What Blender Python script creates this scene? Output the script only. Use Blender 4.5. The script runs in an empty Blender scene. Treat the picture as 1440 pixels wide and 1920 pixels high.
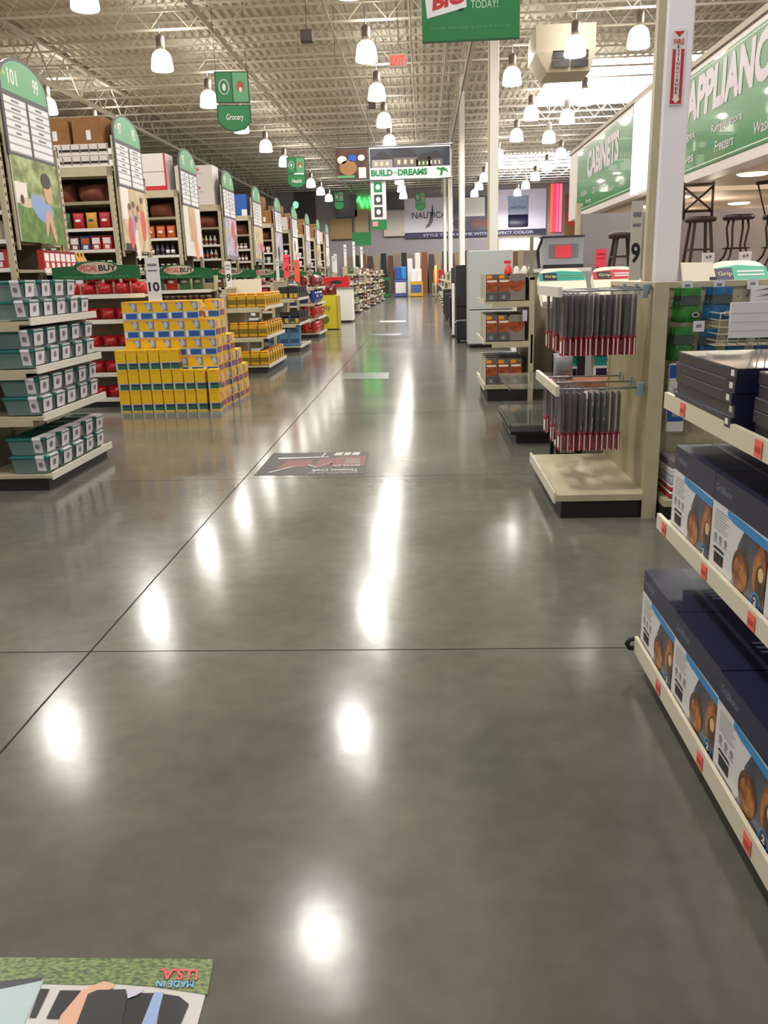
import bpy, math, random
from mathutils import Vector, Matrix
C = bpy.context.scene.collection
S = bpy.context.scene
R = random.Random(7)
PI = math.pi
# ------------------------------------------------------------------ camera
FPX = 1550.0
cam_data = bpy.data.cameras.new('camera')
cam_data.sensor_fit = 'VERTICAL'; cam_data.sensor_height = 24.0
cam_data.lens = FPX / 1920.0 * 24.0
cam_data.clip_start = 0.05; cam_data.clip_end = 400
cam = bpy.data.objects.new('camera', cam_data); C.objects.link(cam)
pitch = math.atan(439.7 / FPX); yaw = math.atan(88.7 / math.hypot(FPX, 439.7)); roll = -0.031
cam.matrix_world = Matrix.Translation((0, 0, 1.5)) @ Matrix.Rotation(yaw, 4, 'Z') @ Matrix.Rotation(PI / 2 - pitch, 4, 'X') @ Matrix.Rotation(roll, 4, 'Z')
S.camera = cam
# ------------------------------------------------------------------ view, world
S.view_settings.view_transform = 'Standard'; S.view_settings.look = 'None'
S.view_settings.gamma = 1.0; S.view_settings.use_curve_mapping = False
S.view_settings.exposure = -0.18
w = bpy.data.worlds.new('world'); S.world = w; w.use_nodes = True
w.node_tree.nodes['Background'].inputs[0].default_value = (1.0, 0.95, 0.92, 1)
w.node_tree.nodes['Background'].inputs[1].default_value = 0.60
S.cycles.max_bounces = 6; S.cycles.diffuse_bounces = 3; S.cycles.glossy_bounces = 3
S.cycles.transparent_max_bounces = 24; S.cycles.sample_clamp_indirect = 4.0
S.cycles.caustics_reflective = False; S.cycles.caustics_refractive = False
S.cycles.use_denoising = True
LAMP_W = 450.0
BELL = 5.0            # glow of its acrylic bell
UP_W = 42.0           # added point light above each bell to brighten the roof
CANOPY_W = 60.0
SKY = 8.0
# ------------------------------------------------------------------ materials
def lin(c):
    return tuple(((v / 255.0) / 12.92 if v <= 10.31 else (((v / 255.0) + 0.055) / 1.055) ** 2.4) for v in c) + (1,)
MC = {}
def M(name, rgb=(128, 128, 128), rough=0.6, metal=0.0, noise=0.0, scale=8.0, emit=0.0, trans=0.0, alpha=1.0, coat=0.0, bump=0.0, rgb2=None, stretch=None):
    if name in MC: return MC[name]
    m = bpy.data.materials.new(name); m.use_nodes = True
    nt = m.node_tree; b = nt.nodes['Principled BSDF']
    b.inputs['Base Color'].default_value = lin(rgb)
    b.inputs['Roughness'].default_value = rough; b.inputs['Metallic'].default_value = metal
    if emit:
        b.inputs['Emission Color'].default_value = lin(rgb); b.inputs['Emission Strength'].default_value = emit
    if trans: b.inputs['Transmission Weight'].default_value = trans
    if alpha < 1: b.inputs['Alpha'].default_value = alpha
    if coat: b.inputs['Coat Weight'].default_value = coat
    if noise or bump or rgb2:
        tc = nt.nodes.new('ShaderNodeTexCoord'); n = nt.nodes.new('ShaderNodeTexNoise')
        n.inputs['Scale'].default_value = scale; n.inputs['Detail'].default_value = 4
        if stretch:
            mp = nt.nodes.new('ShaderNodeMapping'); mp.inputs['Scale'].default_value = stretch
            nt.links.new(tc.outputs['Object'], mp.inputs[0]); nt.links.new(mp.outputs[0], n.inputs[0])
        else: nt.links.new(tc.outputs['Object'], n.inputs[0])
        if rgb2 or noise:
            r = nt.nodes.new('ShaderNodeValToRGB')
            r.color_ramp.elements[0].position = 0.38; r.color_ramp.elements[1].position = 0.62
            c1 = lin(rgb2) if rgb2 else tuple(max(0, v * (1 - noise)) for v in lin(rgb)[:3]) + (1,)
            r.color_ramp.elements[0].color = c1
            r.color_ramp.elements[1].color = lin(rgb) if rgb2 else tuple(min(1, v * (1 + noise)) for v in lin(rgb)[:3]) + (1,)
            nt.links.new(n.outputs[0], r.inputs[0]); nt.links.new(r.outputs[0], b.inputs['Base Color'])
        if bump:
            bp = nt.nodes.new('ShaderNodeBump'); bp.inputs['Strength'].default_value = bump; bp.inputs['Distance'].default_value = 0.01
            nt.links.new(n.outputs[0], bp.inputs['Height']); nt.links.new(bp.outputs[0], b.inputs['Normal'])
    MC[name] = m; return m

def floor_material():
    m = bpy.data.materials.new('polished_concrete'); m.use_nodes = True
    nt = m.node_tree; b = nt.nodes['Principled BSDF']; N = nt.nodes.new; L = nt.links.new
    tc = N('ShaderNodeTexCoord'); sp = N('ShaderNodeSeparateXYZ'); L(tc.outputs['Object'], sp.inputs[0])
    def math_(op, a, bb=None, cc=None):
        n = N('ShaderNodeMath'); n.operation = op
        for i, v in enumerate((a, bb, cc)):
            if v is None: continue
            if isinstance(v, (int, float)): n.inputs[i].default_value = v
            else: L(v, n.inputs[i])
        return n.outputs[0]
    wob = N('ShaderNodeTexNoise'); wob.inputs['Scale'].default_value = 3.0; L(tc.outputs['Object'], wob.inputs[0])
    wv = math_('MULTIPLY', math_('SUBTRACT', wob.outputs[0], 0.5), 0.012)
    lines = []
    cells = []
    for ax, off in ((0, -1.45), (1, 3.17)):
        v = math_('DIVIDE', math_('SUBTRACT', math_('ADD', sp.outputs[ax], wv), off), 3.13)
        cells.append(math_('FLOOR', v))
        d = math_('ABSOLUTE', math_('SUBTRACT', v, math_('ROUND', v)))
        lines.append(math_('LESS_THAN', d, 0.0014))
    line = math_('MAXIMUM', lines[0], lines[1])
    cb = N('ShaderNodeCombineXYZ'); L(cells[0], cb.inputs[0]); L(cells[1], cb.inputs[1])
    wn = N('ShaderNodeTexWhiteNoise'); wn.noise_dimensions = '3D'; L(cb.outputs[0], wn.inputs['Vector'])
    n1 = N('ShaderNodeTexNoise'); n1.inputs['Scale'].default_value = 0.9; n1.inputs['Detail'].default_value = 7; n1.inputs['Roughness'].default_value = 0.62
    L(tc.outputs['Object'], n1.inputs[0])
    n2 = N('ShaderNodeTexNoise'); n2.inputs['Scale'].default_value = 11; n2.inputs['Detail'].default_value = 6
    L(tc.outputs['Object'], n2.inputs[0])
    mix = math_('ADD', math_('MULTIPLY', n1.outputs[0], 0.75), math_('MULTIPLY', n2.outputs[0], 0.25))
    ramp = N('ShaderNodeValToRGB'); ramp.color_ramp.elements[0].position = 0.30; ramp.color_ramp.elements[1].position = 0.72
    ramp.color_ramp.elements[0].color = lin((80, 80, 73)); ramp.color_ramp.elements[1].color = lin((114, 112, 104))
    L(mix, ramp.inputs[0])
    hsv = N('ShaderNodeHueSaturation'); L(ramp.outputs[0], hsv.inputs['Color'])
    L(math_('ADD', 0.90, math_('MULTIPLY', wn.outputs[0], 0.24)), hsv.inputs['Value'])
    mx = N('ShaderNodeMix'); mx.data_type = 'RGBA'
    L(math_('MULTIPLY', line, 0.8), mx.inputs[0]); L(hsv.outputs[0], mx.inputs[6]); mx.inputs[7].default_value = lin((34, 32, 29))
    L(mx.outputs[2], b.inputs['Base Color'])
    rr = math_('ADD', 0.105, math_('MULTIPLY', n1.outputs[0], 0.07))
    L(rr, b.inputs['Roughness'])
    L(math_('MULTIPLY', math_('SUBTRACT', 1.0, line), 0.30), b.inputs['Specular IOR Level'])
    bp = N('ShaderNodeBump'); bp.inputs['Strength'].default_value = 0.015; bp.inputs['Distance'].default_value = 0.02
    L(n2.outputs[0], bp.inputs['Height']); L(bp.outputs[0], b.inputs['Normal'])
    return m
beige = M('beige_enamel', (186, 176, 148), 0.45, noise=0.04)
beige_dk = M('beige_panel', (150, 140, 112), 0.5, noise=0.05)
lipm = M('price_channel', (214, 206, 184), 0.4)
lipw = M('pale_channel', (226, 222, 212), 0.35)
kick = M('black_kick', (30, 27, 26), 0.55)
white = M('white_paint', (232, 228, 222), 0.5)
whitec = M('white_card', (226, 224, 226), 0.55)
cream = M('cream_board', (236, 228, 208), 0.35)
steel = M('galvanised', (170, 172, 174), 0.3, 0.9)
black = M('black_plastic', (22, 22, 24), 0.4)
ink = M('black_ink', (28, 28, 30), 0.6)
grey = M('grey_print', (126, 126, 128), 0.6)
green = M('sign_green', (32, 122, 66), 0.45)
green_l = M('sign_green_pale', (92, 158, 112), 0.45)
green_d = M('header_green', (16, 92, 48), 0.45)
red = M('red_print', (190, 36, 40), 0.5)
pink = M('fluorescent_pink', (250, 72, 96), 0.6)
orange = M('fluorescent_orange', (250, 96, 60), 0.6)
tag = M('salmon_tag', (240, 104, 88), 0.6)
navy = M('navy_print', (22, 23, 56), 0.4)
dark = M('dark_print', (48, 46, 56), 0.35)
blue = M('blue_print', (28, 84, 170), 0.4)
sky = M('stripe_blue', (40, 134, 196), 0.4)
yellow = M('yellow_print', (238, 190, 20), 0.5)
teal = M('teal_print', (24, 150, 140), 0.5)
brown = M('cardboard', (138, 96, 56), 0.85, noise=0.08)
purple = M('purple_print', (62, 40, 92), 0.5)
gframe = M('grey_frame', (72, 70, 74), 0.5)
# ------------------------------------------------------------------ mesh builder
TXT = {}
def text_mesh(s, bold):
    k = (s, bold)
    if k in TXT: return TXT[k]
    cu = bpy.data.curves.new('t', 'FONT'); cu.body = s; cu.size = 1; cu.offset = bold; cu.resolution_u = 3
    o = bpy.data.objects.new('t', cu); C.objects.link(o)
    dg = bpy.context.evaluated_depsgraph_get(); dg.update()
    me = o.evaluated_get(dg).to_mesh()
    vs = [(v.co.x, v.co.y) for v in me.vertices]; fs = [tuple(p.vertices) for p in me.polygons]
    o.evaluated_get(dg).to_mesh_clear()
    bpy.data.objects.remove(o); bpy.data.curves.remove(cu)
    if vs:
        x0 = min(v[0] for v in vs); x1 = max(v[0] for v in vs); y0 = min(v[1] for v in vs); y1 = max(v[1] for v in vs)
        vs = [((v[0] - x0) / max(1e-6, x1 - x0), (v[1] - y0) / max(1e-6, y1 - y0)) for v in vs]
    TXT[k] = (vs, fs); return TXT[k]
class MB:
    def __init__(s): s.v = []; s.f = []; s.mi = []; s.ms = []; s.sm = []
    def m(s, mat):
        if mat not in s.ms: s.ms.append(mat)
        return s.ms.index(mat)
    def add(s, vs, fs, mat, smooth=False):
        n = len(s.v); s.v += [tuple(v) for v in vs]; i = s.m(mat)
        for f in fs: s.f.append(tuple(a + n for a in f)); s.mi.append(i); s.sm.append(smooth)
        return s
    def box(s, x0, y0, z0, x1, y1, z1, mat, bev=0.0):
        if bev:
            return s.bbox(x0, y0, z0, x1, y1, z1, mat, bev)
        v = [(x, y, z) for z in (z0, z1) for y in (y0, y1) for x in (x0, x1)]
        return s.add(v, [(0, 2, 3, 1), (4, 5, 7, 6), (0, 1, 5, 4), (2, 6, 7, 3), (0, 4, 6, 2), (1, 3, 7, 5)], mat)
    def bbox(s, x0, y0, z0, x1, y1, z1, mat, b):
        # box with chamfered vertical and horizontal edges
        lev = [(z0, b), (z0 + b, 0), (z1 - b, 0), (z1, b)]; rings = []
        for z, k in lev:
            a = [(x0 + b, y0 + k), (x1 - b, y0 + k), (x1 - k, y0 + b), (x1 - k, y1 - b), (x1 - b, y1 - k), (x0 + b, y1 - k), (x0 + k, y1 - b), (x0 + k, y0 + b)]
            rings.append([(p[0], p[1], z) for p in a])
        v = [p for r in rings for p in r]; f = [tuple(reversed(range(8))), tuple(range(24, 32))]
        for i in range(3):
            for j in range(8): f.append((i * 8 + j, i * 8 + (j + 1) % 8, i * 8 + 8 + (j + 1) % 8, i * 8 + 8 + j))
        return s.add(v, f, mat)
    def quad(s, a, b, c, d, mat): return s.add([a, b, c, d], [(0, 1, 2, 3)], mat)
    def tube(s, pts, r, mat, n=8, caps=True, smooth=True):
        pts = [Vector(p) for p in pts]; rr = r if isinstance(r, (list, tuple)) else [r] * len(pts); vs = []; fs = []
        up = None
        for i, p in enumerate(pts):
            d = (pts[min(i + 1, len(pts) - 1)] - pts[max(i - 1, 0)]).normalized()
            if up is None: up = Vector((0, 0, 1)) if abs(d.z) < 0.9 else Vector((1, 0, 0))
            a = d.cross(up).normalized(); bb = a.cross(d).normalized(); up = bb
            for j in range(n):
                t = 2 * PI * j / n + (PI / n); vs.append(p + (a * math.cos(t) + bb * math.sin(t)) * rr[i])
        for i in range(len(pts) - 1):
            for j in range(n): fs.append((i * n + j, i * n + (j + 1) % n, (i + 1) * n + (j + 1) % n, (i + 1) * n + j))
        if caps: fs.append(tuple(reversed(range(n)))); fs.append(tuple(range(len(vs) - n, len(vs))))
        return s.add(vs, fs, mat, smooth)
    def lathe(s, prof, mat, n=20, c=(0, 0, 0), sx=1.0, sy=1.0, smooth=True, rz=0.0):
        vs = []; fs = []
        for r, z in prof:
            for j in range(n):
                t = 2 * PI * j / n + rz; vs.append((c[0] + r * math.cos(t) * sx, c[1] + r * math.sin(t) * sy, c[2] + z))
        for i in range(len(prof) - 1):
            for j in range(n): fs.append((i * n + j, i * n + (j + 1) % n, (i + 1) * n + (j + 1) % n, (i + 1) * n + j))
        fs.append(tuple(reversed(range(n)))); fs.append(tuple(range(len(vs) - n, len(vs))))
        return s.add(vs, fs, mat, smooth)
    def poly(s, pts, mat): return s.add(pts, [tuple(range(len(pts)))], mat)
    def prism(s, pts, a, b, mat, cap2=None):
        # pts: 2D outline; a,b: functions mapping (u,v) -> 3D front and back
        n = len(pts); vs = [a(*p) for p in pts] + [b(*p) for p in pts]
        s.add(vs, [tuple(range(n))] + [(i, (i + 1) % n, n + (i + 1) % n, n + i) for i in range(n)], mat)
        return s.add([b(*p) for p in pts], [tuple(reversed(range(n)))], cap2 or mat)
    def pillow(s, w, d, h, mat, c=(0, 0, 0), n=12, lv=9, fat=0.5):
        vs = []; fs = []
        for i in range(lv + 1):
            u = i / lv; k = max(0.04, math.sin(PI * min(1, max(0, u)))) ** fat
            ww = w / 2 * (1 - 0.10 * k) ; dd = d / 2 * k
            for j in range(n):
                t = 2 * PI * j / n; ct, st = math.cos(t), math.sin(t)
                vs.append((c[0] + ww * math.copysign(abs(ct) ** 0.6, ct), c[1] + dd * math.copysign(abs(st) ** 0.8, st), c[2] + h * u))
        for i in range(lv):
            for j in range(n): fs.append((i * n + j, i * n + (j + 1) % n, (i + 1) * n + (j + 1) % n, (i + 1) * n + j))
        fs.append(tuple(reversed(range(n)))); fs.append(tuple(range(lv * n, lv * n + n)))
        return s.add(vs, fs, mat, True)
    def disc(s, c, u, v, ru, rv, mat, n=20, a0=0.0, a1=2 * PI):
        c = Vector(c); u = Vector(u); v = Vector(v)
        full = abs(a1 - a0 - 2 * PI) < 1e-6
        k = n if full else n + 1
        return s.poly([c + u * (ru * math.cos(a0 + (a1 - a0) * i / n)) + v * (rv * math.sin(a0 + (a1 - a0) * i / n)) for i in range(k)], mat)
    def text(s, t, o, u, v, wd, ht, mat, bold=0.0, slant=0.0):
        vs, fs = text_mesh(t, bold); o = Vector(o); u = Vector(u); v = Vector(v)
        return s.add([o + u * (x * wd + slant * y * ht) + v * (y * ht) for x, y in vs], fs, mat)
    def obj(s, name, parent=None, loc=None, rot=None):
        me = bpy.data.meshes.new(name); me.from_pydata(s.v, [], s.f)
        for m_ in s.ms: me.materials.append(m_)
        me.polygons.foreach_set('material_index', s.mi); me.polygons.foreach_set('use_smooth', s.sm); me.update()
        o = bpy.data.objects.new(name, me); C.objects.link(o)
        if parent is not None: o.parent = parent
        if loc: o.location = loc
        if rot: o.rotation_euler = rot
        return o
SHORT = ((' from the sign post', ' from the post'), (' of the run under sign', ' under sign'), (' on top of the run under sign', ' over sign'), (' on top under sign', ' over sign'), ('arched green aisle sign', 'arched green sign'), (' from the front in the left row of lamps over the grocery aisles', ' in the row over the grocery aisles'),
         (' from the front in the middle row of lamps over the main aisle', ' in the row over the main aisle'), (' from the front in the ', ' among the '), ('black coffee pack with yellow panels', 'black coffee pack'), (' in the near left corner', ' in the near corner'), ('seat carton, ', 'carton, '),
         (' shelf up of the third low unit', ' shelf up, third low unit'), (' low unit', ' unit'), ('wine red chip bag heaped', 'wine red bag'), ('white slotted display tray', 'white slotted tray'))
def lab(o, label=None, cat=None, group=None, kind=None):
    if label:
        for a_, b_ in SHORT: label = label.replace(a_, b_)
    if label: o['label'] = label
    if cat: o['category'] = cat
    if group: o['group'] = group
    if kind: o['kind'] = kind
    return o
def thing(name, label, cat, loc=(0, 0, 0), rz=0.0, group=None, rx=0.0):
    o = bpy.data.objects.new(name, None); C.objects.link(o); o.empty_display_size = 0.1
    o.location = loc; o.rotation_euler = (rx, 0, rz); return lab(o, label, cat, group)
def struct(name, mb): return lab(mb.obj(name), kind='structure')
KIDS = {}
def dup(root, loc, rz=None, label=None, group=None, rx=None, cat=None):
    r = root.copy(); C.objects.link(r); r.location = loc
    if rz is not None or rx is not None: r.rotation_euler = (rx if rx is not None else root.rotation_euler[0], 0, rz if rz is not None else root.rotation_euler[2])
    lab(r, label, cat, group)
    if root.name not in KIDS: KIDS[root.name] = [(c, list(c.children)) for c in root.children]
    for ch, gs in KIDS[root.name]:
        c = ch.copy(); C.objects.link(c); c.parent = r
        for g in gs:
            d = g.copy(); C.objects.link(d); d.parent = c
    return r
class Proto:
    """first use moves the thing itself, later uses copy it"""
    def __init__(s, root, cat=None): s.r = root; s.used = False
    def at(s, loc, rz=0.0, label=None, group=None, rx=0.0):
        if not s.used:
            s.used = True
            s.home = (loc, rz, rx); s.r.location = loc; s.r.rotation_euler = (rx, 0, rz); lab(s.r, label, None, group); return s.r
        return dup(s.r, loc, rz, label, group, rx)
O_ = ['first', 'second', 'third', 'fourth', 'fifth', 'sixth', 'seventh', 'eighth', 'ninth', 'tenth', 'eleventh', 'twelfth', 'thirteenth', 'fourteenth', 'fifteenth', 'sixteenth', 'seventeenth', 'eighteenth', 'nineteenth', 'twentieth']
def ordn(i, n=None):
    if n and i == n - 1 and n > 2: return 'last'
    return O_[i] if i < 20 else 'far'
X_, Y_, Z_ = Vector((1, 0, 0)), Vector((0, 1, 0)), Vector((0, 0, 1))
# ------------------------------------------------------------------ setting: floor, walls, roof
f = MB(); f.quad((-45, -12, 0), (40, -12, 0), (40, 80, 0), (-45, 80, 0), floor_material()); struct('floor', f)
DECKZ = 9.9
wallm = M('wall_grey', (146, 140, 142), 0.8, noise=0.03)
ribm = M('roof_deck_paint', (206, 198, 182), 0.7)
joistm = M('joist_paint', (216, 208, 194), 0.6)
cd = MB(); p = 0.30; x = -45.0; vs = []; n = 0
while x < 40:
    for dx, dz in ((0, 0), (0.10, 0), (0.13, 0.09), (0.27, 0.09)):
        vs += [(x + dx, -12, DECKZ + dz), (x + dx, 80, DECKZ + dz)]
    x += p
cd.add(vs, [(i, i + 1, i + 3, i + 2) for i in range(0, len(vs) - 2, 2)], ribm)
cd.box(-45, -12, DECKZ + 0.12, 5.6, 80, DECKZ + 0.2, ribm)
struct('ceiling', cd)
for nm, b in (('wall_back', (-45, 80, 0, 40, 80.3, 10.2)), ('wall_left', (-45.3, -12, 0, -45, 80, 10.2)), ('wall_right', (40, -12, 0, 40.3, 80, 10.2))):
    k = MB(); k.box(*b, wallm); struct(nm, k)
# open-web joists run across the aisle
j = MB(); x0, x1 = -32.0, 30.0
for z in (9.82, 9.12): j.box(x0, -0.035, z, x1, 0.035, z + 0.06, joistm)
st = 0.62; xx = x0; up = True
while xx < x1 - st:
    za, zb = (9.15, 9.84) if up else (9.84, 9.15)
    d = 0.016; j.add([(xx - d, -0.012, za), (xx + d, -0.012, za), (xx + st + d, -0.012, zb), (xx + st - d, -0.012, zb), (xx - d, 0.012, za), (xx + d, 0.012, za), (xx + st + d, 0.012, zb), (xx + st - d, 0.012, zb)],
          [(0, 1, 2, 3), (7, 6, 5, 4), (0, 3, 7, 4), (1, 5, 6, 2)], joistm)
    xx += st; up = not up
j0 = lab(j.obj('trim_1'), kind='structure'); j0.location = (0, 12.0, 0)
jy = 13.85; n = 2
while jy < 80:
    c = j0.copy(); C.objects.link(c); c.location = (0, jy, 0); c.name = 'trim_%d' % n; n += 1; jy += 1.85
# girder trusses along the aisle on the column line and far left
def girder(gx, name):
    g = MB()
    for z in (8.55, 9.72): g.box(gx - 0.09, 4, z, gx + 0.09, 80, z + 0.11, joistm)
    yy = 4.0; up = True
    while yy < 79:
        za, zb = (8.6, 9.76) if up else (9.76, 8.6)
        g.tube([(gx, yy, za), (gx, yy + 1.2, zb)], 0.032, joistm, 4, smooth=False); yy += 1.2; up = not up
    struct(name, g)
girder(1.67, 'trim_90'); girder(-13.4, 'trim_91'); girder(13.5, 'trim_92')
for i, (px_, z_, r_) in enumerate(((-6.4, 9.0, 0.07), (-2.7, 8.95, 0.035), (-0.3, 9.0, 0.03), (0.9, 9.02, 0.05))):
    t = MB(); t.tube([(px_, 2, z_), (px_, 79, z_)], r_, M('pipe_paint', (188, 178, 162), 0.5), 8)
    lab(t.obj('ceiling_pipe'), ['thick painted conduit under the joists, far left of the aisle', 'thin sprinkler pipe under the joists left of the lamp row', 'thin pipe under the joists right above the main aisle lamps', 'painted pipe under the roof nearest the white columns'][i], 'pipe')
# skylights in the roof on the right
for i, (sx, sy, sw, sl) in enumerate(((5.9, 38.2, 6.6, 9.5), (5.9, 66.0, 6.6, 8.0))):
    k = MB(); k.box(sx, sy, 9.84, sx + sw, sy + sl, 9.88, M('skylight_lens', (236, 240, 255), 0.5, emit=SKY)); struct('window_%d' % (i + 1), k)
# columns
for i, (cy, cx) in enumerate(((5.75, 1.569), (21.0, 1.68), (36.5, 1.63), (51.8, 1.62), (66.5, 1.66))):
    k = MB(); s_ = 0.10 if i else 0.082
    k.bbox(cx - s_, cy - s_, 0, cx + s_, cy + s_, 9.75, white if i else M('column_white', (240, 236, 242), 0.45), 0.012)
    k.box(cx - s_ - 0.045, cy - 0.05, 0.0, cx - s_, cy + 0.02, 9.7, beige)
    struct('trim_%d' % (93 + i), k)
# ------------------------------------------------------------------ lamps
bellm = M('acrylic_bell', (255, 246, 228), 0.3, emit=BELL)
lt = thing('high_bay_lamp', 'x', 'ceiling lamp', (0, 0, 8.2))
k = MB(); k.lathe([(0.325, -0.32), (0.34, -0.27), (0.32, -0.12), (0.30, 0.04), (0.25, 0.16), (0.16, 0.235), (0.12, 0.25), (0.0, 0.28)][:7], bellm, 24); k.obj('lamp_shade', lt)
k = MB(); k.lathe([(0.12, 0.25), (0.13, 0.36), (0.13, 0.62), (0.05, 0.68)], M('ballast_grey', (120, 110, 98), 0.5), 14); k.tube([(0, 0, 0.66), (0, 0, 1.79)], 0.014, steel, 6); k.obj('ballast', lt)
lp = Proto(lt)
pts = []
for r_, xr in enumerate((-8.0, -1.65)):
    for q in range(-2, 12):
        yy = [-1.8, 4.0, 9.9, 15.6, 22.0, 28.1, 33.9, 39.7, 45.6, 51.5, 57.3, 63.2, 69.0, 74.8][q + 2]
        pts.append((xr, yy, q >= 2, ['left row of lamps over the grocery aisles', 'middle row of lamps over the main aisle'][r_]))
pts += [(3.2, 32.3, 1, 'lamps right of the white columns'), (4.75, 28.6, 1, 'lamps right of the white columns'), (4.75, 39.45, 1, 'lamps right of the white columns'), (4.75, 45.3, 1, 'lamps right of the white columns'),
        (6.5, 27.9, 1, 'outer lamps by the skylight'), (6.5, 36.5, 1, 'outer lamps by the skylight'), (6.5, 40.7, 1, 'outer lamps by the skylight'), (6.5, 46.3, 1, 'outer lamps by the skylight')]
for yy in (52, 57.8, 63.6, 69.5, 75.4): pts += [(4.4, yy, 1, 'distant lamps right of the white columns'), (8.1, yy + 0.6, 1, 'distant lamps behind the skylight')]
pts += [(4.75, -1, 0, ''), (4.75, 5, 0, ''), (4.75, 11, 0, ''), (4.75, 17, 0, ''), (4.75, 22.5, 0, ''), (11, 12, 0, ''), (11, 24, 0, ''), (-14.2, 10.5, 0, ''), (-14.2, 22.2, 0, ''), (-14.2, 33.9, 0, ''), (-14.2, 38.6, 1, 'lamp between the overstock and the first aisle sign')]
seen = {}
UP = bpy.data.lights.new('roof_fill', 'POINT'); UP.energy = UP_W; UP.color = (1.0, 0.95, 0.89); UP.shadow_soft_size = 0.12
LD = bpy.data.lights.new('lamp_light', 'SPOT'); LD.energy = LAMP_W; LD.color = (1.0, 0.95, 0.89); LD.shadow_soft_size = 0.27; LD.spot_size = math.radians(166); LD.spot_blend = 0.35
for i, (xx, yy, vis, g) in enumerate(pts):
    if vis or yy > 3:
        n = seen.get(g, 0); seen[g] = n + 1
        if not vis: l_ = 'glowing bell lamp high over the front of the store, out of the picture'
        elif n == 0: l_ = 'glowing bell lamp, nearest in view of the ' + g
        else: l_ = 'glowing bell lamp, %s from the front in the %s' % (ordn(n), g)
        o = lp.at((xx, yy, 8.2), 0, l_ if 'between' not in g else 'glowing bell lamp far left between overstock cartons and arched sign', 'high bay lamps')
        lo = bpy.data.objects.new('lamp_light', LD); C.objects.link(lo); lo.parent = o; lo.location = (0, 0, -0.40)
        if yy < 60: lo = bpy.data.objects.new('roof_fill', UP); C.objects.link(lo); lo.parent = o; lo.location = (0.26, 0, 0.5)
    else:
        lo = bpy.data.objects.new('lamp_light', LD); C.objects.link(lo); lo.location = (xx, yy, 7.8)
# ------------------------------------------------------------------ shelving builders
def gondola(name, label, xf, xb, y0, y1, levels, top, deck_z=0.125, post_y=None, depth=None, group=None, kz=0.1, rail=lipm, panel=beige_dk, inset=0.0):
    """shelf unit whose open face looks along X; xf is the front edge, xb the back panel"""
    s = 1 if xf > xb else -1; t = thing(name, label, 'shelf unit', (xf, y0, 0), 0, group); L = y1 - y0; D = abs(xf - xb)
    def bx(k, a0, b0, c0, a1, b1, c1, m): k.box(min(-s * a0, -s * a1), b0, c0, max(-s * a0, -s * a1), b1, c1, m)
    k = MB(); bx(k, 0.05, 0.02, 0.0, D, L - 0.02, kz, kick); k.obj('kick_plate', t)
    k = MB(); bx(k, 0.012, 0, kz, D, L, deck_z, beige); k.obj('base_deck', t)
    k = MB(); bx(k, 0, 0, kz - 0.012, 0.012, L, deck_z + 0.018, rail); k.obj('price_rail', t)
    k = MB(); bx(k, D, 0.03, 0.02, D + 0.03, L - 0.03, top - 0.03, panel); k.obj('back_panel', t)
    for yy in (0, L - 0.04) if post_y is None else post_y:
        k = MB(); bx(k, D - 0.012, yy, 0, D + 0.05, yy + 0.04, top, beige)
        for q in range(int(top / 0.05)): bx(k, D - 0.0135, yy + 0.014, 0.2 + q * 0.05, D - 0.012, yy + 0.026, 0.225 + q * 0.05, ink) if 0.25 + q * 0.05 < top else None
        k.obj('upright', t)
    k = MB(); bx(k, D - 0.01, 0, top - 0.03, D + 0.048, L, top, beige); k.obj('top_cap', t)
    for z in levels:
        k = MB(); bx(k, 0.014 + inset, 0.005, z - 0.03, D - 0.012, L - 0.005, z - 0.005, beige)
        for yy in (0.0, L - 0.006): bx(k, 0.10 + inset, yy, z - 0.075, D - 0.01, yy + 0.006, z - 0.03, beige)
        sh = k.obj('shelf', t)
        k = MB(); bx(k, inset, 0, z - 0.035, 0.014 + inset, L, z + 0.02, rail); k.obj('price_rail', sh)
    return t
# ------------------------------------------------------------------ left front: containers of clear plastic with teal lids
gondola('shelf_unit', 'beige end shelf unit holding clear containers with teal lids', -2.85, -3.42, 6.02, 7.26, (0.575, 0.925, 1.275), 1.55, rail=lipw, post_y=(0, 0.6, 1.2))
tubm = M('cloudy_plastic', (122, 150, 148), 0.25, trans=0.0, alpha=0.72)
lidm = M('teal_lid', (14, 98, 94), 0.35)
slv = M('sleeve_card', (232, 226, 234), 0.5)
ct = thing('food_container', 'x', 'food container')
def rrect(hx, hy, r, z, n=3):
    o = []
    for sx, sy, a in ((1, 1, 0), (-1, 1, 1), (-1, -1, 2), (1, -1, 3)):
        for i in range(n + 1):
            t = (a + i / n) * PI / 2; o.append((sx * (hx - r) + r * math.cos(t), sy * (hy - r) + r * math.sin(t), z))
    return o
def loft(k, rings, mat, smooth=False):
    n = len(rings[0]); v = [p for r in rings for p in r]; fs = [tuple(reversed(range(n)))]
    for i in range(len(rings) - 1):
        for q in range(n): fs.append((i * n + q, i * n + (q + 1) % n, (i + 1) * n + (q + 1) % n, (i + 1) * n + q))
    fs.append(tuple(range((len(rings) - 1) * n, len(rings) * n))); return k.add(v, fs, mat, smooth)
k = MB(); loft(k, [rrect(0.135, 0.080, 0.03, 0.0), rrect(0.150, 0.095, 0.03, 0.105), rrect(0.156, 0.099, 0.03, 0.112)], tubm); k.obj('tub', ct)
k = MB(); loft(k, [rrect(0.158, 0.102, 0.03, 0.112), rrect(0.162, 0.105, 0.03, 0.118), rrect(0.162, 0.105, 0.03, 0.128), rrect(0.15, 0.095, 0.03, 0.136), rrect(0.13, 0.078, 0.03, 0.136), rrect(0.125, 0.073, 0.03, 0.13)], lidm); k.obj('lid', ct)
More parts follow.
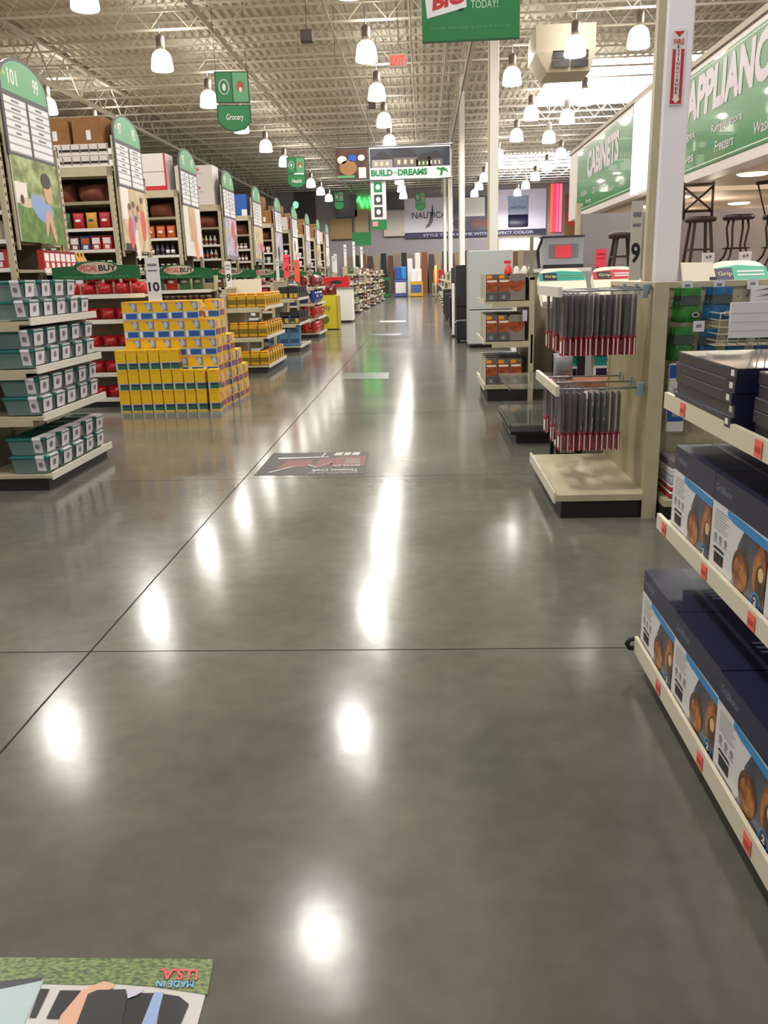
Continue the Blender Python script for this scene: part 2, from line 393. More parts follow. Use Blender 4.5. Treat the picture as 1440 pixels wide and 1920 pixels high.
k = MB(); a, b_ = 0.06, 0.128
def slab(yv, z, o=0.0): return (yv, z + o)
prof = [(-0.086, 0.02), (-0.099, 0.105), (-0.1075, 0.122), (-0.105, 0.138), (0.105, 0.138), (0.1075, 0.122), (0.099, 0.105), (0.086, 0.02)]
for i in range(len(prof) - 1):
    (ya, za), (yb, zb) = prof[i], prof[i + 1]
    k.quad((a, ya, za), (b_, ya, za), (b_, yb, zb), (a, yb, zb), slv)
# front flap of the sleeve with a small seal
k.quad((0.163, -0.075, 0.136), (0.163, 0.075, 0.136), (0.150, 0.068, 0.02), (0.150, -0.068, 0.02), slv)
k.quad((0.128, -0.075, 0.139), (0.163, -0.075, 0.1375), (0.163, 0.075, 0.1375), (0.128, 0.075, 0.139), slv)
k.quad((a, -0.105, 0.1395), (0.13, -0.105, 0.1395), (0.13, 0.105, 0.1395), (a, 0.105, 0.1395), slv)
k.disc((0.0945, -0.1042, 0.070), X_, (0, -0.16, 1), 0.017, 0.02, grey, 10)
k.disc((0.1605, 0, 0.075), Y_, (0.1, 0, 1), 0.022, 0.024, grey, 10)
k.obj('label_sleeve', ct)
cp = Proto(ct); SH = ['floor deck', 'lowest raised shelf', 'middle shelf', 'top shelf']
for li, z in enumerate((0.13, 0.58, 0.93, 1.28)):
    for lay in range(2):
        for i in range(5):
            if li == 3 and lay == 1 and i == 4: continue
            off = 0.0 if li else 0.0
            cp.at((-3.035 + R.uniform(-.01, .01) + off, 6.145 + i * 0.24, z + lay * 0.141), R.uniform(-.03, .03),
                  'clear container with teal lid, %s in the %s layer on the %s' % (ordn(i, 5), ['lower', 'upper'][lay], SH[li]), 'clear containers with teal lids')
for lay in range(2):
    for li, z in ((1, 0.58), (3, 1.28)):
        pass
# ------------------------------------------------------------------ generic goods
def carton(w, d, h, base, patches=(), name='carton', top=None):
    """front face looks to -Y, centred on x, standing on z=0; patches (u0,v0,u1,v1,mat) in 0..1 of the front"""
    k = MB(); k.box(-w / 2, 0, 0, w / 2, d, h, base)
    if top: k.quad((-w / 2, 0, h + .0006), (w / 2, 0, h + .0006), (w / 2, d, h + .0006), (-w / 2, d, h + .0006), top)
    for i, (u0, v0, u1, v1, m) in enumerate(patches):
        e = -0.0008 - 0.0004 * i
        if m is None: continue
        k.quad((-w / 2 + u0 * w, e, v0 * h), (-w / 2 + u1 * w, e, v0 * h), (-w / 2 + u1 * w, e, v1 * h), (-w / 2 + u0 * w, e, v1 * h), m)
    return k
def cm(i):
    L = [(176, 34, 30), (206, 150, 40), (40, 74, 128), (196, 92, 34), (60, 98, 60), (180, 170, 150), (110, 60, 40), (200, 60, 80), (70, 60, 90), (36, 40, 44)]
    return M('pack_colour_%d' % (i % 10), L[i % 10], 0.45)
CN = ['red', 'mustard', 'blue', 'orange', 'green', 'cream', 'brown', 'rose', 'violet', 'black']
GP = {}
def goods(kind, ci):
    """returns a Proto of a small grocery article"""
    key = (kind, ci)
    if key in GP: return GP[key]
    base = cm(ci); alt = cm(ci + 1) if ci % 3 else whitec
    if kind == 'bag':
        k = MB(); k.pillow(0.20, 0.10, 0.27, base); k.pillow(0.15, 0.104, 0.12, alt, (0, 0, 0.08), fat=0.3); nm = 'snack_bag'; ca = 'bag'
    elif kind == 'box':
        k = carton(0.16, 0.08, 0.24, base, ((0.1, 0.45, 0.9, 0.85, alt), (0.25, 0.12, 0.75, 0.38, whitec), (0.1, 0.9, 0.9, 0.96, ink))); nm = 'food_box'; ca = 'box'
    elif kind == 'jar':
        k = MB(); k.lathe([(0.05, 0), (0.052, 0.02), (0.052, 0.13), (0.04, 0.15), (0.0, 0.15)], base, 14); k.lathe([(0.0525, 0.04), (0.0528, 0.11)], alt, 14); k.lathe([(0.042, 0.15), (0.042, 0.175), (0.0, 0.175)], whitec, 14); nm = 'jar'; ca = 'jar'
    elif kind == 'bottle':
        k = MB(); k.lathe([(0.04, 0), (0.042, 0.02), (0.042, 0.15), (0.016, 0.2), (0.016, 0.24), (0.0, 0.24)], base, 12); k.lathe([(0.0425, 0.05), (0.0428, 0.12)], alt, 12); nm = 'bottle'; ca = 'bottle'
    else:
        k = MB(); k.lathe([(0.042, 0), (0.042, 0.11), (0.0, 0.11)], base, 14); k.lathe([(0.0425, 0.02), (0.0428, 0.09)], alt, 14); nm = 'tin_can'; ca = 'can'
    o = lab(k.obj(nm), 'x', ca); GP[key] = Proto(o); return GP[key]
KN = {'bag': 'snack bag', 'box': 'food box', 'jar': 'jar', 'bottle': 'bottle', 'can': 'tin can'}
def ITEM(kind, ci, loc, label, group, rz=0.0): goods(kind, ci).at(loc, rz, label, group)
# ------------------------------------------------------------------ tall grocery runs with arched signs
XE = -5.1; P0 = 10.55; PT = 3.78; NR = 10
def RY(k): return P0 + PT * k
def LY(k): return P0 + PT * k - 0.42
RUN_N = ['nearest', 'second', 'third', 'fourth', 'fifth', 'sixth', 'seventh', 'eighth', 'ninth', 'farthest']
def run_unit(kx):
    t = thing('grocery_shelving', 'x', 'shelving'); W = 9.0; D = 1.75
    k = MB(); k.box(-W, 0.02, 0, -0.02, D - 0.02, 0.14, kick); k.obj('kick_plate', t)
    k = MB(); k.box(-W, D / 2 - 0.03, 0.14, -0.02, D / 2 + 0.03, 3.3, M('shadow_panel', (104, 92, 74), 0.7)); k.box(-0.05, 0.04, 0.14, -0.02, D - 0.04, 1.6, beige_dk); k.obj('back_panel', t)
    for yy in (0, D - 0.07):
        k = MB(); k.box(-0.07, yy, 0, 0, yy + 0.07, 3.38, beige)
        for q in range(29): k.box(-0.0, yy + 0.02, 0.3 + q * 0.1, 0.001, yy + 0.05, 0.34 + q * 0.1, ink)
        k.obj('upright', t)
    for xx in (-1.25, -2.45, -3.65):
        k = MB(); k.box(xx - 0.03, D / 2 - 0.05, 0.14, xx + 0.03, D / 2 + 0.05, 3.3, beige); k.obj('upright', t)
    for z in (0.16, 0.62, 1.05, 1.42, 1.74, 2.08, 2.42, 2.84):
        k = MB(); k.box(-W, 0.02, z - 0.03, -0.07, D - 0.02, z - 0.004, beige); sh = k.obj('shelf', t)
        k = MB()
        for yy in (0.0, D - 0.02): k.box(-W, yy, z - 0.035, -0.07, yy + 0.02, z + 0.015, lipw if z < 2.6 else beige_dk)
        k.obj('price_rail', sh)
    k = MB()
    for yy in (0.0, D - 0.05): k.box(-W, yy, 3.24, 0, yy + 0.05, 3.38, beige)
    k.box(-W, 0.05, 3.33, 0, D - 0.05, 3.36, beige); k.obj('top_beam', t)
    return t
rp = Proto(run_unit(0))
grass = M('photo_grass', (106, 140, 62), 0.5, rgb2=(70, 108, 44), scale=9)
leafm = M('photo_foliage', (170, 182, 120), 0.5, rgb2=(96, 112, 60), scale=5)
sandm = M('photo_sand', (214, 196, 160), 0.5, rgb2=(180, 156, 116), scale=3)
lil = M('photo_lilac', (196, 192, 212), 0.5, rgb2=(160, 150, 176), scale=4)
skin = M('photo_skin', (206, 160, 134), 0.5); shirt = M('photo_shirt', (132, 160, 206), 0.5); hair = M('photo_hair', (58, 44, 40), 0.5)
coral = M('photo_coral', (214, 84, 76), 0.5); palem = M('photo_pale', (226, 220, 212), 0.5)
def aisle_sign(k_, numL, numR):
    Wd = 1.34; t = thing('aisle_sign', 'x', 'aisle sign')
    zm, zb = 3.83, 3.12   # arch foot, header foot, list foot (local above floor)
    # plane x = 0 facing +X ; u runs along +Y away from the camera
    def P(u, z, o=0.0): return (o, u, z)
    k = MB(); arc = [(0, zm)] + [(0, zm + 0.12)] + [(Wd / 2 - Wd / 2 * math.cos(PI * i / 14), zm + 0.12 + 0.34 * math.sin(PI * i / 14)) for i in range(1, 14)] + [(Wd, zm + 0.12), (Wd, zm)]
    k.prism(list(reversed(arc)), lambda u, z: (0.0, u, z), lambda u, z: (-0.03, u, z), gframe)
    cx, cz = Wd / 2, zm + 0.2
    inn = [(cx + (u - cx) * 0.93, cz + (z - cz) * 0.87) for u, z in arc]
    k.poly([(0.0015, u, z) for u, z in inn], green_l)
    k.text(numL, (0.003, 0.24, zm + 0.12), Y_, Z_, 0.08 * len(numL), 0.18, white, 0.02)
    k.text(numR, (0.003, 0.92, zm + 0.12), Y_, Z_, 0.08 * len(numR), 0.18, white, 0.02)
    k.poly([(0.003, 0.11, zm + 0.22), (0.003, 0.16, zm + 0.18), (0.003, 0.16, zm + 0.26)], M('sign_yellow', (220, 210, 90)))
    k.obj('arched_header', t)
    k = MB(); k.box(-0.03, 0, zb, 0.0, Wd, zm, gframe)
    rr = random.Random(k_)
    for c in range(2):
        u0, u1 = (0.05, Wd / 2 - 0.035) if c == 0 else (Wd / 2 + 0.035, Wd - 0.05)
        n = 7; h = (zm - zb - 0.07) / n
        k.quad(P(u0, zb + 0.035, .0012), P(u1, zb + 0.035, .0012), P(u1, zm - 0.035, .0012), P(u0, zm - 0.035, .0012), M('list_grey', (158, 156, 160)))
        for i in range(n):
            za = zb + 0.035 + i * h
            k.quad(P(u0, za + h * .22, .002), P(u1, za + h * .22, .002), P(u1, za + h * .98, .002), P(u0, za + h * .98, .002), whitec)
            if i > 1: 
                a_ = rr.uniform(0.25, 0.4) * (u1 - u0); k.quad(P(u0 + a_, za + h * .42, .003), P(u1 - a_, za + h * .42, .003), P(u1 - a_, za + h * .72, .003), P(u0 + a_, za + h * .72, .003), grey)
    k.obj('list_board', t)
    # picture below
    k = MB(); z0, z1 = 2.10, zb; k.box(-0.02, 0.03, z0, 0.0, Wd - 0.02, z1, palem)
    e = 0.001
    def q(u0, v0, u1, v1, m, o): k.quad(P(.03 + u0 * (Wd - .05), z0 + v0 * (z1 - z0), o), P(.03 + u1 * (Wd - .05), z0 + v0 * (z1 - z0), o), P(.03 + u1 * (Wd - .05), z0 + v1 * (z1 - z0), o), P(.03 + u0 * (Wd - .05), z0 + v1 * (z1 - z0), o), m)
    def el(u, v, a_, b_, m, o, tl=0.0):
        cu = Vector((0, math.cos(tl), math.sin(tl))); cv = Vector((0, -math.sin(tl), math.cos(tl)))
        k.disc(P(.03 + u * (Wd - .05), z0 + v * (z1 - z0), o), cu, cv, a_, b_, m, 16)
    if k_ == 0:
        q(0, .42, 1, 1, leafm, .001); q(0, 0, 1, .48, grass, .0015); q(0.0, .45, .25, .7, palem, .002)
        el(.52, .42, .30, .15, shirt, .003, -.35); el(.22, .47, .22, .06, sandm, .0025, .0); el(.68, .40, .16, .10, shirt, .0035)
        el(.72, .66, .12, .17, skin, .004); el(.70, .78, .15, .10, hair, .005); el(.74, .22, .06, .22, skin, .0045, .3); el(.62, .25, .05, .18, skin, .0042, -.3); el(.12, .50, .05, .06, hair, .004)
    elif k_ == 1:
        q(0, .0, 1, 1, sandm, .001); q(0, .5, .3, 1, palem, .0015)
        for u, v, m in ((.28, .3, coral), (.45, .35, shirt), (.62, .3, M('photo_linen', (214, 180, 150), .5)), (.8, .45, coral), (.5, .12, palem)):
            el(u, v, .13, .28, m, .003 + u * .002); el(u, v + .33, .07, .10, skin, .006 + u * .001); el(u, v + .41, .075, .055, M('photo_brown_hair', (110, 80, 62), .5), .008)
        q(0, 0, .55, .12, hair, .002)
    elif k_ == 2:
        q(0, 0, 1, 1, palem, .001); q(.25, .3, .7, 1, sandm, .0015); el(.55, .55, .22, .34, skin, .003); el(.62, .2, .18, .28, M('photo_peach', (222, 160, 130)), .0025, .4); el(.55, .85, .2, .12, sandm, .004); q(0, 0, .25, .4, whitec, .003)
    else:
        mm = [lil, sandm, lil, palem, lil, sandm, palem][k_ - 3]; q(0, 0, 1, 1, mm, .001)
        for i in range(5): el(rr.uniform(.15, .85), rr.uniform(.2, .8), rr.uniform(.08, .2), rr.uniform(.1, .25), [skin, shirt, hair, coral, sandm, grey, lil][rr.randrange(7)], .002 + i * .0008)
        q(0, 0, 1, .1, grey, .0015)
    k.obj('picture_panel', t)
    for yy in (0.0, Wd - 0.03):
        k = MB(); k.box(-0.06, yy, 2.0, -0.03, yy + 0.03, 3.9, beige); k.obj('mounting_post', t)
    return t
nums = [('101', '99'), ('97', '95'), ('93', '91'), ('89', '87'), ('85', '83'), ('81', '79'), ('77', '75'), ('73', '71'), ('69', '67'), ('65', '63')]
picn = ['a child lying on grass', 'people sitting together', 'a bare pink shoulder', 'pale lilac shapes', 'beige and coral shapes', 'lilac and grey shapes', 'faint pale shapes', 'grey and lilac shapes', 'sandy shapes', 'washed out pale shapes']
for k_ in range(NR):
    y = RY(k_)
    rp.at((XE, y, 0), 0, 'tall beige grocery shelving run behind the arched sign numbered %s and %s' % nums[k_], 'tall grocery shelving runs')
    s_ = aisle_sign(k_, *nums[k_]); s_.location = (XE + 0.07, y + 0.12, -0.03)
    lab(s_, 'arched green aisle sign numbered %s and %s over a picture of %s' % (nums[k_] + (picn[k_],)), None, 'arched aisle signs')
# goods on the runs
rows = {0: [(1.74, 'box', [0, 0, 1, 2]), (2.08, 'box', [5, 0, 3]), (2.42, 'bag', [6, 3, 6])],
        1: [(1.42, 'box', [4, 6, 9, 3]), (1.74, 'jar', [3, 4, 9, 8, 6, 3, 3, 9]), (2.08, 'box', [0, 2, 6, 1, 4, 5, 9, 1]), (2.42, 'bag', [0, 1, 0, 4, 0, 0, 4, 1])],
        2: [(1.74, 'jar', [6, 9, 4, 0, 6, 3, 9, 9]), (2.08, 'bottle', [9, 8, 6, 4, 9, 7, 9, 2]), (2.42, 'bag', [3, 3, 3, 6, 3, 3])],
        3: [(1.74, 'can', [5, 9, 5, 2, 5, 9]), (2.08, 'bottle', [5, 2, 5, 5, 5, 2, 5]), (2.42, 'bottle', [5, 5, 2, 5, 5, 1, 5])],
        4: [(1.74, 'bottle', [6, 9, 6, 6, 0, 6, 9]), (2.08, 'bottle', [6, 6, 9, 6, 3, 6, 6]), (2.42, 'jar', [6, 9, 9, 6, 6, 9])],
        5: [(1.74, 'bottle', [6, 9, 0, 6, 9, 6]), (2.08, 'box', [9, 6, 0, 3, 6]), (2.42, 'box', [6, 9, 6, 9])],
        6: [(1.74, 'box', [1, 9, 1, 6, 1]), (2.08, 'bag', [1, 1, 3, 1, 1]), (2.42, 'box', [9, 6, 5, 6])],
        7: [(1.74, 'box', [4, 9, 6, 5]), (2.08, 'box', [6, 2, 9, 6]), (2.42, 'box', [9, 6, 9])],
        8: [(1.74, 'box', [6, 9, 4, 5]), (2.08, 'box', [6, 9, 6, 5])],
        9: [(1.74, 'box', [5, 9, 6]), (2.08, 'box', [6, 5, 9])]}
wd = {'bag': 0.225, 'box': 0.185, 'jar': 0.125, 'bottle': 0.11, 'can': 0.1}
zl = {1.42: 'fourth shelf down', 1.74: 'third shelf down', 2.08: 'second shelf down', 2.42: 'highest grocery shelf'}
for k_, L in rows.items():
    for z, kd, cs in L:
        n = int(min(1.9, 1.9) / wd[kd]); n = min(n, 14)
        for i in range(n):
            c_ = cs[i * len(cs) // n]; x = XE - 0.22 - i * wd[kd]
            ITEM(kd, c_, (x, RY(k_) + (0.10 if kd in ('bag', 'jar', 'bottle', 'can') else 0.06), z), '%s %s, %s from the sign post on the %s of the run under sign %s' % (CN[c_], KN[kd], ordn(i), zl[z].replace(' grocery', ''), nums[k_][0]), 'groceries on the tall runs')
# sacks in the deep bay under the top beam
sk = Proto(lab(MB().pillow(0.55, 0.5, 0.32, M('sack_rust', (112, 58, 40), 0.7, noise=0.25, scale=6), n=14).obj('bulk_sack'), 'x', 'sack'))
for k_ in range(6):
    for i in range(3): sk.at((XE - 0.45 - i * 0.58, RY(k_) + 0.42, 2.85), R.uniform(-.3, .3), 'rust brown bulk sack, %s from the post on the top bay under sign %s' % (ordn(i), nums[k_][0]), 'bulk sacks in the deep top bays')
# overstock on top of the runs
def ocart(w, d, h, m, patches, nm='overstock_carton'): return carton(w, d, h, m, patches).obj(nm)
wbox = M('white_carton', (214, 206, 200), 0.6)
BR = Proto(lab(ocart(0.5, 0.5, 0.42, brown, ((0.45, 0.15, 0.6, 0.5, whitec), (0.0, 0.96, 1.0, 1.0, beige_dk))), 'x', 'carton'))
WB = Proto(lab(ocart(0.5, 0.5, 0.45, wbox, ((0.15, 0.1, 0.55, 0.25, M('lilac_print', (130, 130, 170))), (0.92, 0, 1, 1, red))), 'x', 'carton'))
WR = Proto(lab(ocart(0.6, 0.5, 0.72, wbox, ((0, 0, 1, 0.13, red), (0.0, 0.5, 1, 0.52, grey), (0.93, .13, 1, 1, red))), 'x', 'carton'))
def redtxt():
    k = carton(0.95, 0.6, 0.95, wbox, ((0, 0, 1, .02, grey),))
    for z in (0.35, 0.78): k.text('Grip', (-0.35, -0.004, z), X_, Z_, 0.5, 0.14, red, 0.02); k.add(*[[(-0.38, -0.003, z - .03), (.2, -0.003, z - .03), (.2, -0.003, z - .02), (-.38, -.003, z - .02)], [(0, 1, 2, 3)]], red)
    return k.obj('overstock_carton')
GG = Proto(lab(redtxt(), 'x', 'carton'))
BB = Proto(lab(ocart(0.4, 0.5, 0.6, blue, ((.6, 0, 1, .3, whitec),)), 'x', 'carton'))
tz = 3.38
def OV(p, k_, x, z, lb, dy=0.08): p.at((XE + x, RY(k_) + dy, z), R.uniform(-.04, .04), lb + ' on top of the run under sign ' + nums[k_][0], 'overstock cartons')
OV(BR, 1, -0.34, 3.74, 'brown carton with white label nearest the post, upper row,'); OV(BR, 1, -0.9, 3.74, 'brown carton away from the post, upper row,')
# white rack trays
tr = thing('display_tray', 'x', 'tray')
k = MB(); k.box(-0.62, 0, 0, 0.62, 0.6, 0.02, lipw)
for i in range(9): k.box(-0.62 + i * 0.152, -0.002, 0.03, -0.6 + i * 0.152, 0.01, 0.16, grey)
k.box(-0.62, 0, 0.09, 0.62, 0.012, 0.17, wbox); k.box(-0.62, 0, 0.02, 0.62, 0.012, 0.05, wbox); k.obj('tray_body', tr)
k = MB(); k.box(-0.3, -0.012, -0.02, -0.2, -0.004, 0.12, whitec); k.obj('hanging_card', tr)
tp = Proto(tr)
for i in range(2):
    for q in range(2): tp.at((XE - 0.64 - q * 1.26, RY(1) + 0.05, tz + 0.01 + i * 0.18), 0, 'white slotted display tray, %s row %s on top of the run under sign 97' % (['lower', 'upper'][i], ['beside the post', 'away from the post'][q]), 'white trays on the second run')
OV(BR, 2, -1.15, tz, 'brown carton with white label below a white carton'); OV(WB, 2, -1.15, tz + 0.42, 'white carton with lilac print on a brown carton', 0.10); OV(WR, 2, -0.5, tz, 'tall white carton with a red foot stripe')
OV(BR, 2, -1.8, tz, 'brown carton second away from the white carton'); 
OV(GG, 3, -0.62, tz, 'large white carton with red lettering'); OV(BB, 4, -0.3, tz, 'blue carton'); OV(BR, 4, -0.85, tz, 'brown carton')
for k_ in range(5, NR):
    for i in range(3): OV(BR if (i + k_) % 3 else WB, k_, -0.3 - 0.56 * i, tz, '%s carton %s from the post' % (['white' if (i + k_) % 3 == 0 else 'brown', ordn(i)][0], ordn(i)))
    OV(BR, k_, -0.55, tz + 0.44, 'brown carton stacked on two others')
for i in range(3): BR.at((XE - 0.5 - i * 0.6, RY(0) + 0.1, tz), 0, 'brown carton, %s from the post on top of the run under sign 101' % ordn(i), 'overstock cartons')
# goods on the end face of the nearest run
k = MB(); k.box(0, 0.08, -0.03, 0.34, 1.66, 0, beige); es = lab(k.obj('end_shelf', None, (XE + 0.001, RY(0), 1.72)), 'beige shelf on the end of the nearest tall run below the child picture', 'shelf')
k = MB(); k.box(0.34, 0.07, -0.04, 0.352, 1.68, 0.02, lipw); k.obj('price_rail', es)
for i in range(6): ITEM('box', 0, (XE + 0.32, RY(0) + 0.22 + i * 0.165, 1.72), 'red food box, %s from the near post on the end shelf below the child picture' % ordn(i), 'red boxes on the end shelf', PI / 2)
for i in range(3): ITEM('bottle', 1, (XE + 0.26, RY(0) + 1.3 + i * 0.12, 1.72), 'mustard bottle, %s after the red boxes on the end shelf' % ordn(i), 'mustard bottles on the end shelf')
# ------------------------------------------------------------------ low promotional units with green headers
def low_unit(zs, label, cat='shelf unit'):
    t = thing('promotion_shelving', label, cat); W = 1.15
    k = MB(); k.box(-W, 0.03, 0, 0, 1.5, 0.09, kick); k.obj('kick_plate', t)
    k = MB(); k.box(-W, 0.5, 0.09, 0, 0.54, 1.5, beige_dk); k.obj('back_panel', t)
    for xx in (-W, -0.05):
        k = MB(); k.box(xx, 0.45, 0.09, xx + 0.05, 0.55, 1.62, beige); k.obj('upright', t)
    for z in zs:
        k = MB(); k.box(-W, 0.02, z - 0.03, 0, 0.5, z - .002, beige); sh = k.obj('shelf', t)
        k = MB(); k.box(-W, 0, z - 0.04, 0, 0.02, z + 0.012, lipw); k.obj('price_rail', sh)
    return t
def header():
    t = thing('promotion_header', 'x', 'sign'); W = 1.1; h = 0.2
    pr_ = [(-W / 2, 0), (W / 2, 0), (W / 2, h * .75), (W * .36, h * .82)] + [(W * .25 * math.cos(PI * i / 10), h * .82 + h * .28 * math.sin(PI * i / 10)) for i in range(11)] + [(-W * .36, h * .82), (-W / 2, h * .75)]
    k = MB(); k.prism(pr_, lambda u, v: (u, 0, v), lambda u, v: (u, 0.02, v), green_d)
    k.disc((0.02, -0.0012, 0.135), X_, Z_, 0.25, 0.072, M('header_oval', (196, 178, 158)), 28)
    k.text('SPECIAL', (-0.215, -0.0024, 0.098), X_, Z_, 0.24, 0.075, red, 0.02); k.text('BUY', (0.04, -0.0024, 0.098), X_, Z_, 0.22, 0.072, ink, 0.03)
    k.text('WHILE SUPPLIES LAST', (-0.42, -0.002, 0.022), X_, Z_, 0.84, 0.022, green_l, 0.0); k.obj('header_board', t)
    return t
hp = Proto(header())
zs0 = (0.115, 0.43, 0.75, 1.085, 1.39)
gd = ['red net bags', 'tin cans and green bags', 'dark packs', 'pink bags', 'blue packs', 'bright packs', 'pale packs', 'mixed packs']
for k_ in range(8):
    u = low_unit(zs0, 'low beige shelving with %s below the %s green header' % (gd[k_], ['nearest', 'second', 'third', 'fourth', 'fifth', 'sixth', 'seventh', 'eighth'][k_])); u.location = ((-3.5 if k_ < 5 else -3.62) if k_ else -3.45, LY(k_) + (0 if k_ else .26), 0); u['group'] = 'low promotion shelving'
    if k_ < 6: hp.at((-4.03, LY(k_) + (0.03 if k_ else .28), 1.58), 0, 'green special buy header with an oval badge, %s from the front' % ordn(k_), 'green special buy headers')
netm = M('red_net_bag', (176, 22, 34), 0.3, noise=0.6, scale=40, coat=0.4)
nb = Proto(lab(MB().pillow(0.2, 0.2, 0.15, netm, n=14, fat=0.35).obj('candy_bag'), 'x', 'bag'))
for li, z in enumerate(zs0):
    for i in range(5): nb.at((-3.545 - i * 0.215, LY(0) + 0.40 + R.uniform(-.01, .01), z), R.uniform(-.35, .35), 'glossy red bag, %s from the yellow stack on the %s shelf up' % (ordn(i), ordn(li)), 'glossy red bags')
for i in range(3): nb.at((-3.66 - i * 0.23, LY(0) + 0.42, 1.39 + 0.15), 0.5 * i, 'glossy red bag piled on top of the highest shelf, %s from the right' % ordn(i), 'glossy red bags')
for i in range(10): ITEM('can', 0 if i % 2 else 5, (-3.57 - i * 0.1, LY(1) + 0.1, 1.085), 'tin can, %s from the right in the row behind the yellow stack' % ordn(i), 'tin cans behind the yellow stack')
for i in range(10): ITEM('can', 5, (-3.57 - i * 0.1, LY(1) + 0.1, 1.085 + 0.112), 'silver topped can stacked, %s from the right behind the yellow stack' % ordn(i), 'tin cans behind the yellow stack')
for i in range(4): ITEM('bag', [4, 0, 4, 4][i], (-4.4 + i * 0.22, LY(1) + 0.14, 1.39), '%s bag, %s from the left below the second green header' % (CN[[4, 0, 4, 4][i]], ordn(i)), 'bags below the second header')
pal = [None, None, [9, 6, 8, 9], [7, 7, 3, 7], [2, 2, 8, 2], [0, 3, 2, 1], [5, 7, 5, 6], [6, 4, 0, 5]]
for k_ in range(2, 8):
    for li, z in enumerate(zs0[2:]):
        for i in range(5):
            c_ = pal[k_][(i + li) % 4]; kd = ['box', 'bag', 'jar'][(li + k_) % 3]
            ITEM(kd, c_, ((-3.62 if k_ < 5 else -3.75) - i * 0.22, LY(k_) + 0.1, z), '%s %s, %s from the right on the %s shelf up, %s low unit' % (CN[c_], KN[kd], ordn(i), ordn(li + 2), ordn(k_)), 'goods on the low units')
# ------------------------------------------------------------------ stack of yellow cartons on the floor
yel = M('carton_yellow', (232, 186, 22), 0.5); yor = M('carton_amber', (232, 160, 40), 0.5); lblue = M('carton_pale', (170, 186, 190), 0.5)
bl2 = M('carton_blue', (36, 84, 160), 0.5); gr2 = M('carton_green', (38, 100, 70), 0.5)
def ybig():
    w_, d_, h_ = 0.182, 0.27, 0.216
    k = carton(w_, d_, h_, yel, ((0, 0, 1, .42, lblue), (.24, .06, .96, .36, bl2), (.03, .06, .2, .36, whitec), (.0, .86, .6, 1, yor)))
    k.poly([(0.0, -.003, .92 * h_), (.09, -.003, .92 * h_), (.09, -.003, .48 * h_), (.055, -.003, .48 * h_)], M('carton_slate', (120, 128, 160))); k.disc((0.05, -.004, .72 * h_), X_, Z_, .026, .04, M('carton_photo', (176, 188, 214)), 12)
    s_ = w_ / 2 + .001
    k.quad((s_, 0.02, .02), (s_, .13, .02), (s_, .13, .09), (s_, .02, .09), bl2); k.quad((s_, .14, .02), (s_, .25, .02), (s_, .25, .09), (s_, .14, .09), red); k.disc((s_, .08, .15), Y_, Z_, .045, .05, M('carton_rose', (200, 130, 130)), 12); k.quad((s_, .15, .11), (s_, .25, .11), (s_, .25, .2), (s_, .15, .2), M('carton_cream', (220, 190, 130)))
    return k.obj('yellow_carton')
def ysm():
    w_, d_, h_ = 0.124, 0.14, 0.247
    k = carton(w_, d_, h_, yel, ((0, .06, 1, .40, lblue), (.2, .08, 1, .26, gr2), (.2, .26, 1, .36, purple), (.25, .86, .8, .94, yor), (0, .0, 1, .06, yel)))
    s_ = w_ / 2 + .001
    k.quad((s_, 0, .02), (s_, .14, .02), (s_, .14, .09), (s_, 0, .09), gr2); k.quad((s_, 0, .09), (s_, .14, .09), (s_, .14, .17), (s_, 0, .17), yor); k.disc((s_, .07, .2), Y_, Z_, .035, .03, coral, 10)
    return k.obj('yellow_carton')
yb = Proto(lab(ybig(), 'x', 'carton')); ys = Proto(lab(ysm(), 'x', 'carton'))
fx = -2.52
for r_ in range(3):
    for i in range(9 if r_ < 2 else 5 if r_ == 2 else 0):
        j_ = i if r_ < 2 else i
        x = fx - 0.065 - (8 - i) * 0.136 + (0.0 if i < 8 else 0.02)
        ys.at((x, 9.93, r_ * 0.25), R.uniform(-.012, .012), 'small yellow carton with green band, %s from the left in the %s row up' % (ordn(i), ordn(r_)), 'small yellow cartons at the front of the stack')
ys.at((fx - 0.065 - 3 * 0.136 - .03, 9.93, 0.5), 0, 'small yellow carton with green band, last at the right of the third row up', 'small yellow cartons at the front of the stack')
for c in range(6):
    n = 6 if c < 5 else 5
    for r_ in range(n):
        if r_ < 1: continue
        yb.at((fx - 0.095 - (5 - c) * 0.187 , 10.085 + 0.0, r_ * 0.218), R.uniform(-.01, .01), 'larger yellow carton with blue panel, %s column from the left, %s row up' % (ordn(c), ordn(r_)), 'larger yellow cartons at the rear of the stack')
    yb.at((fx - 0.095 - (5 - c) * 0.187, 10.085, 0), 0, 'larger yellow carton on the floor at the rear, %s column from the left' % ordn(c), 'larger yellow cartons at the rear of the stack')
for dpt, (top_, xo) in enumerate(((6, 0.0), (4, 0.03), (3, 0.05), (2, 0.06))):
    for r_ in range(top_):
        yb.at((fx - 0.095 + xo, 10.37 + dpt * 0.285, r_ * 0.218), R.uniform(-.02, .02), 'yellow carton on the aisle side, %s column back, %s row up' % (ordn(dpt), ordn(r_)), 'yellow cartons on the aisle side of the stack')
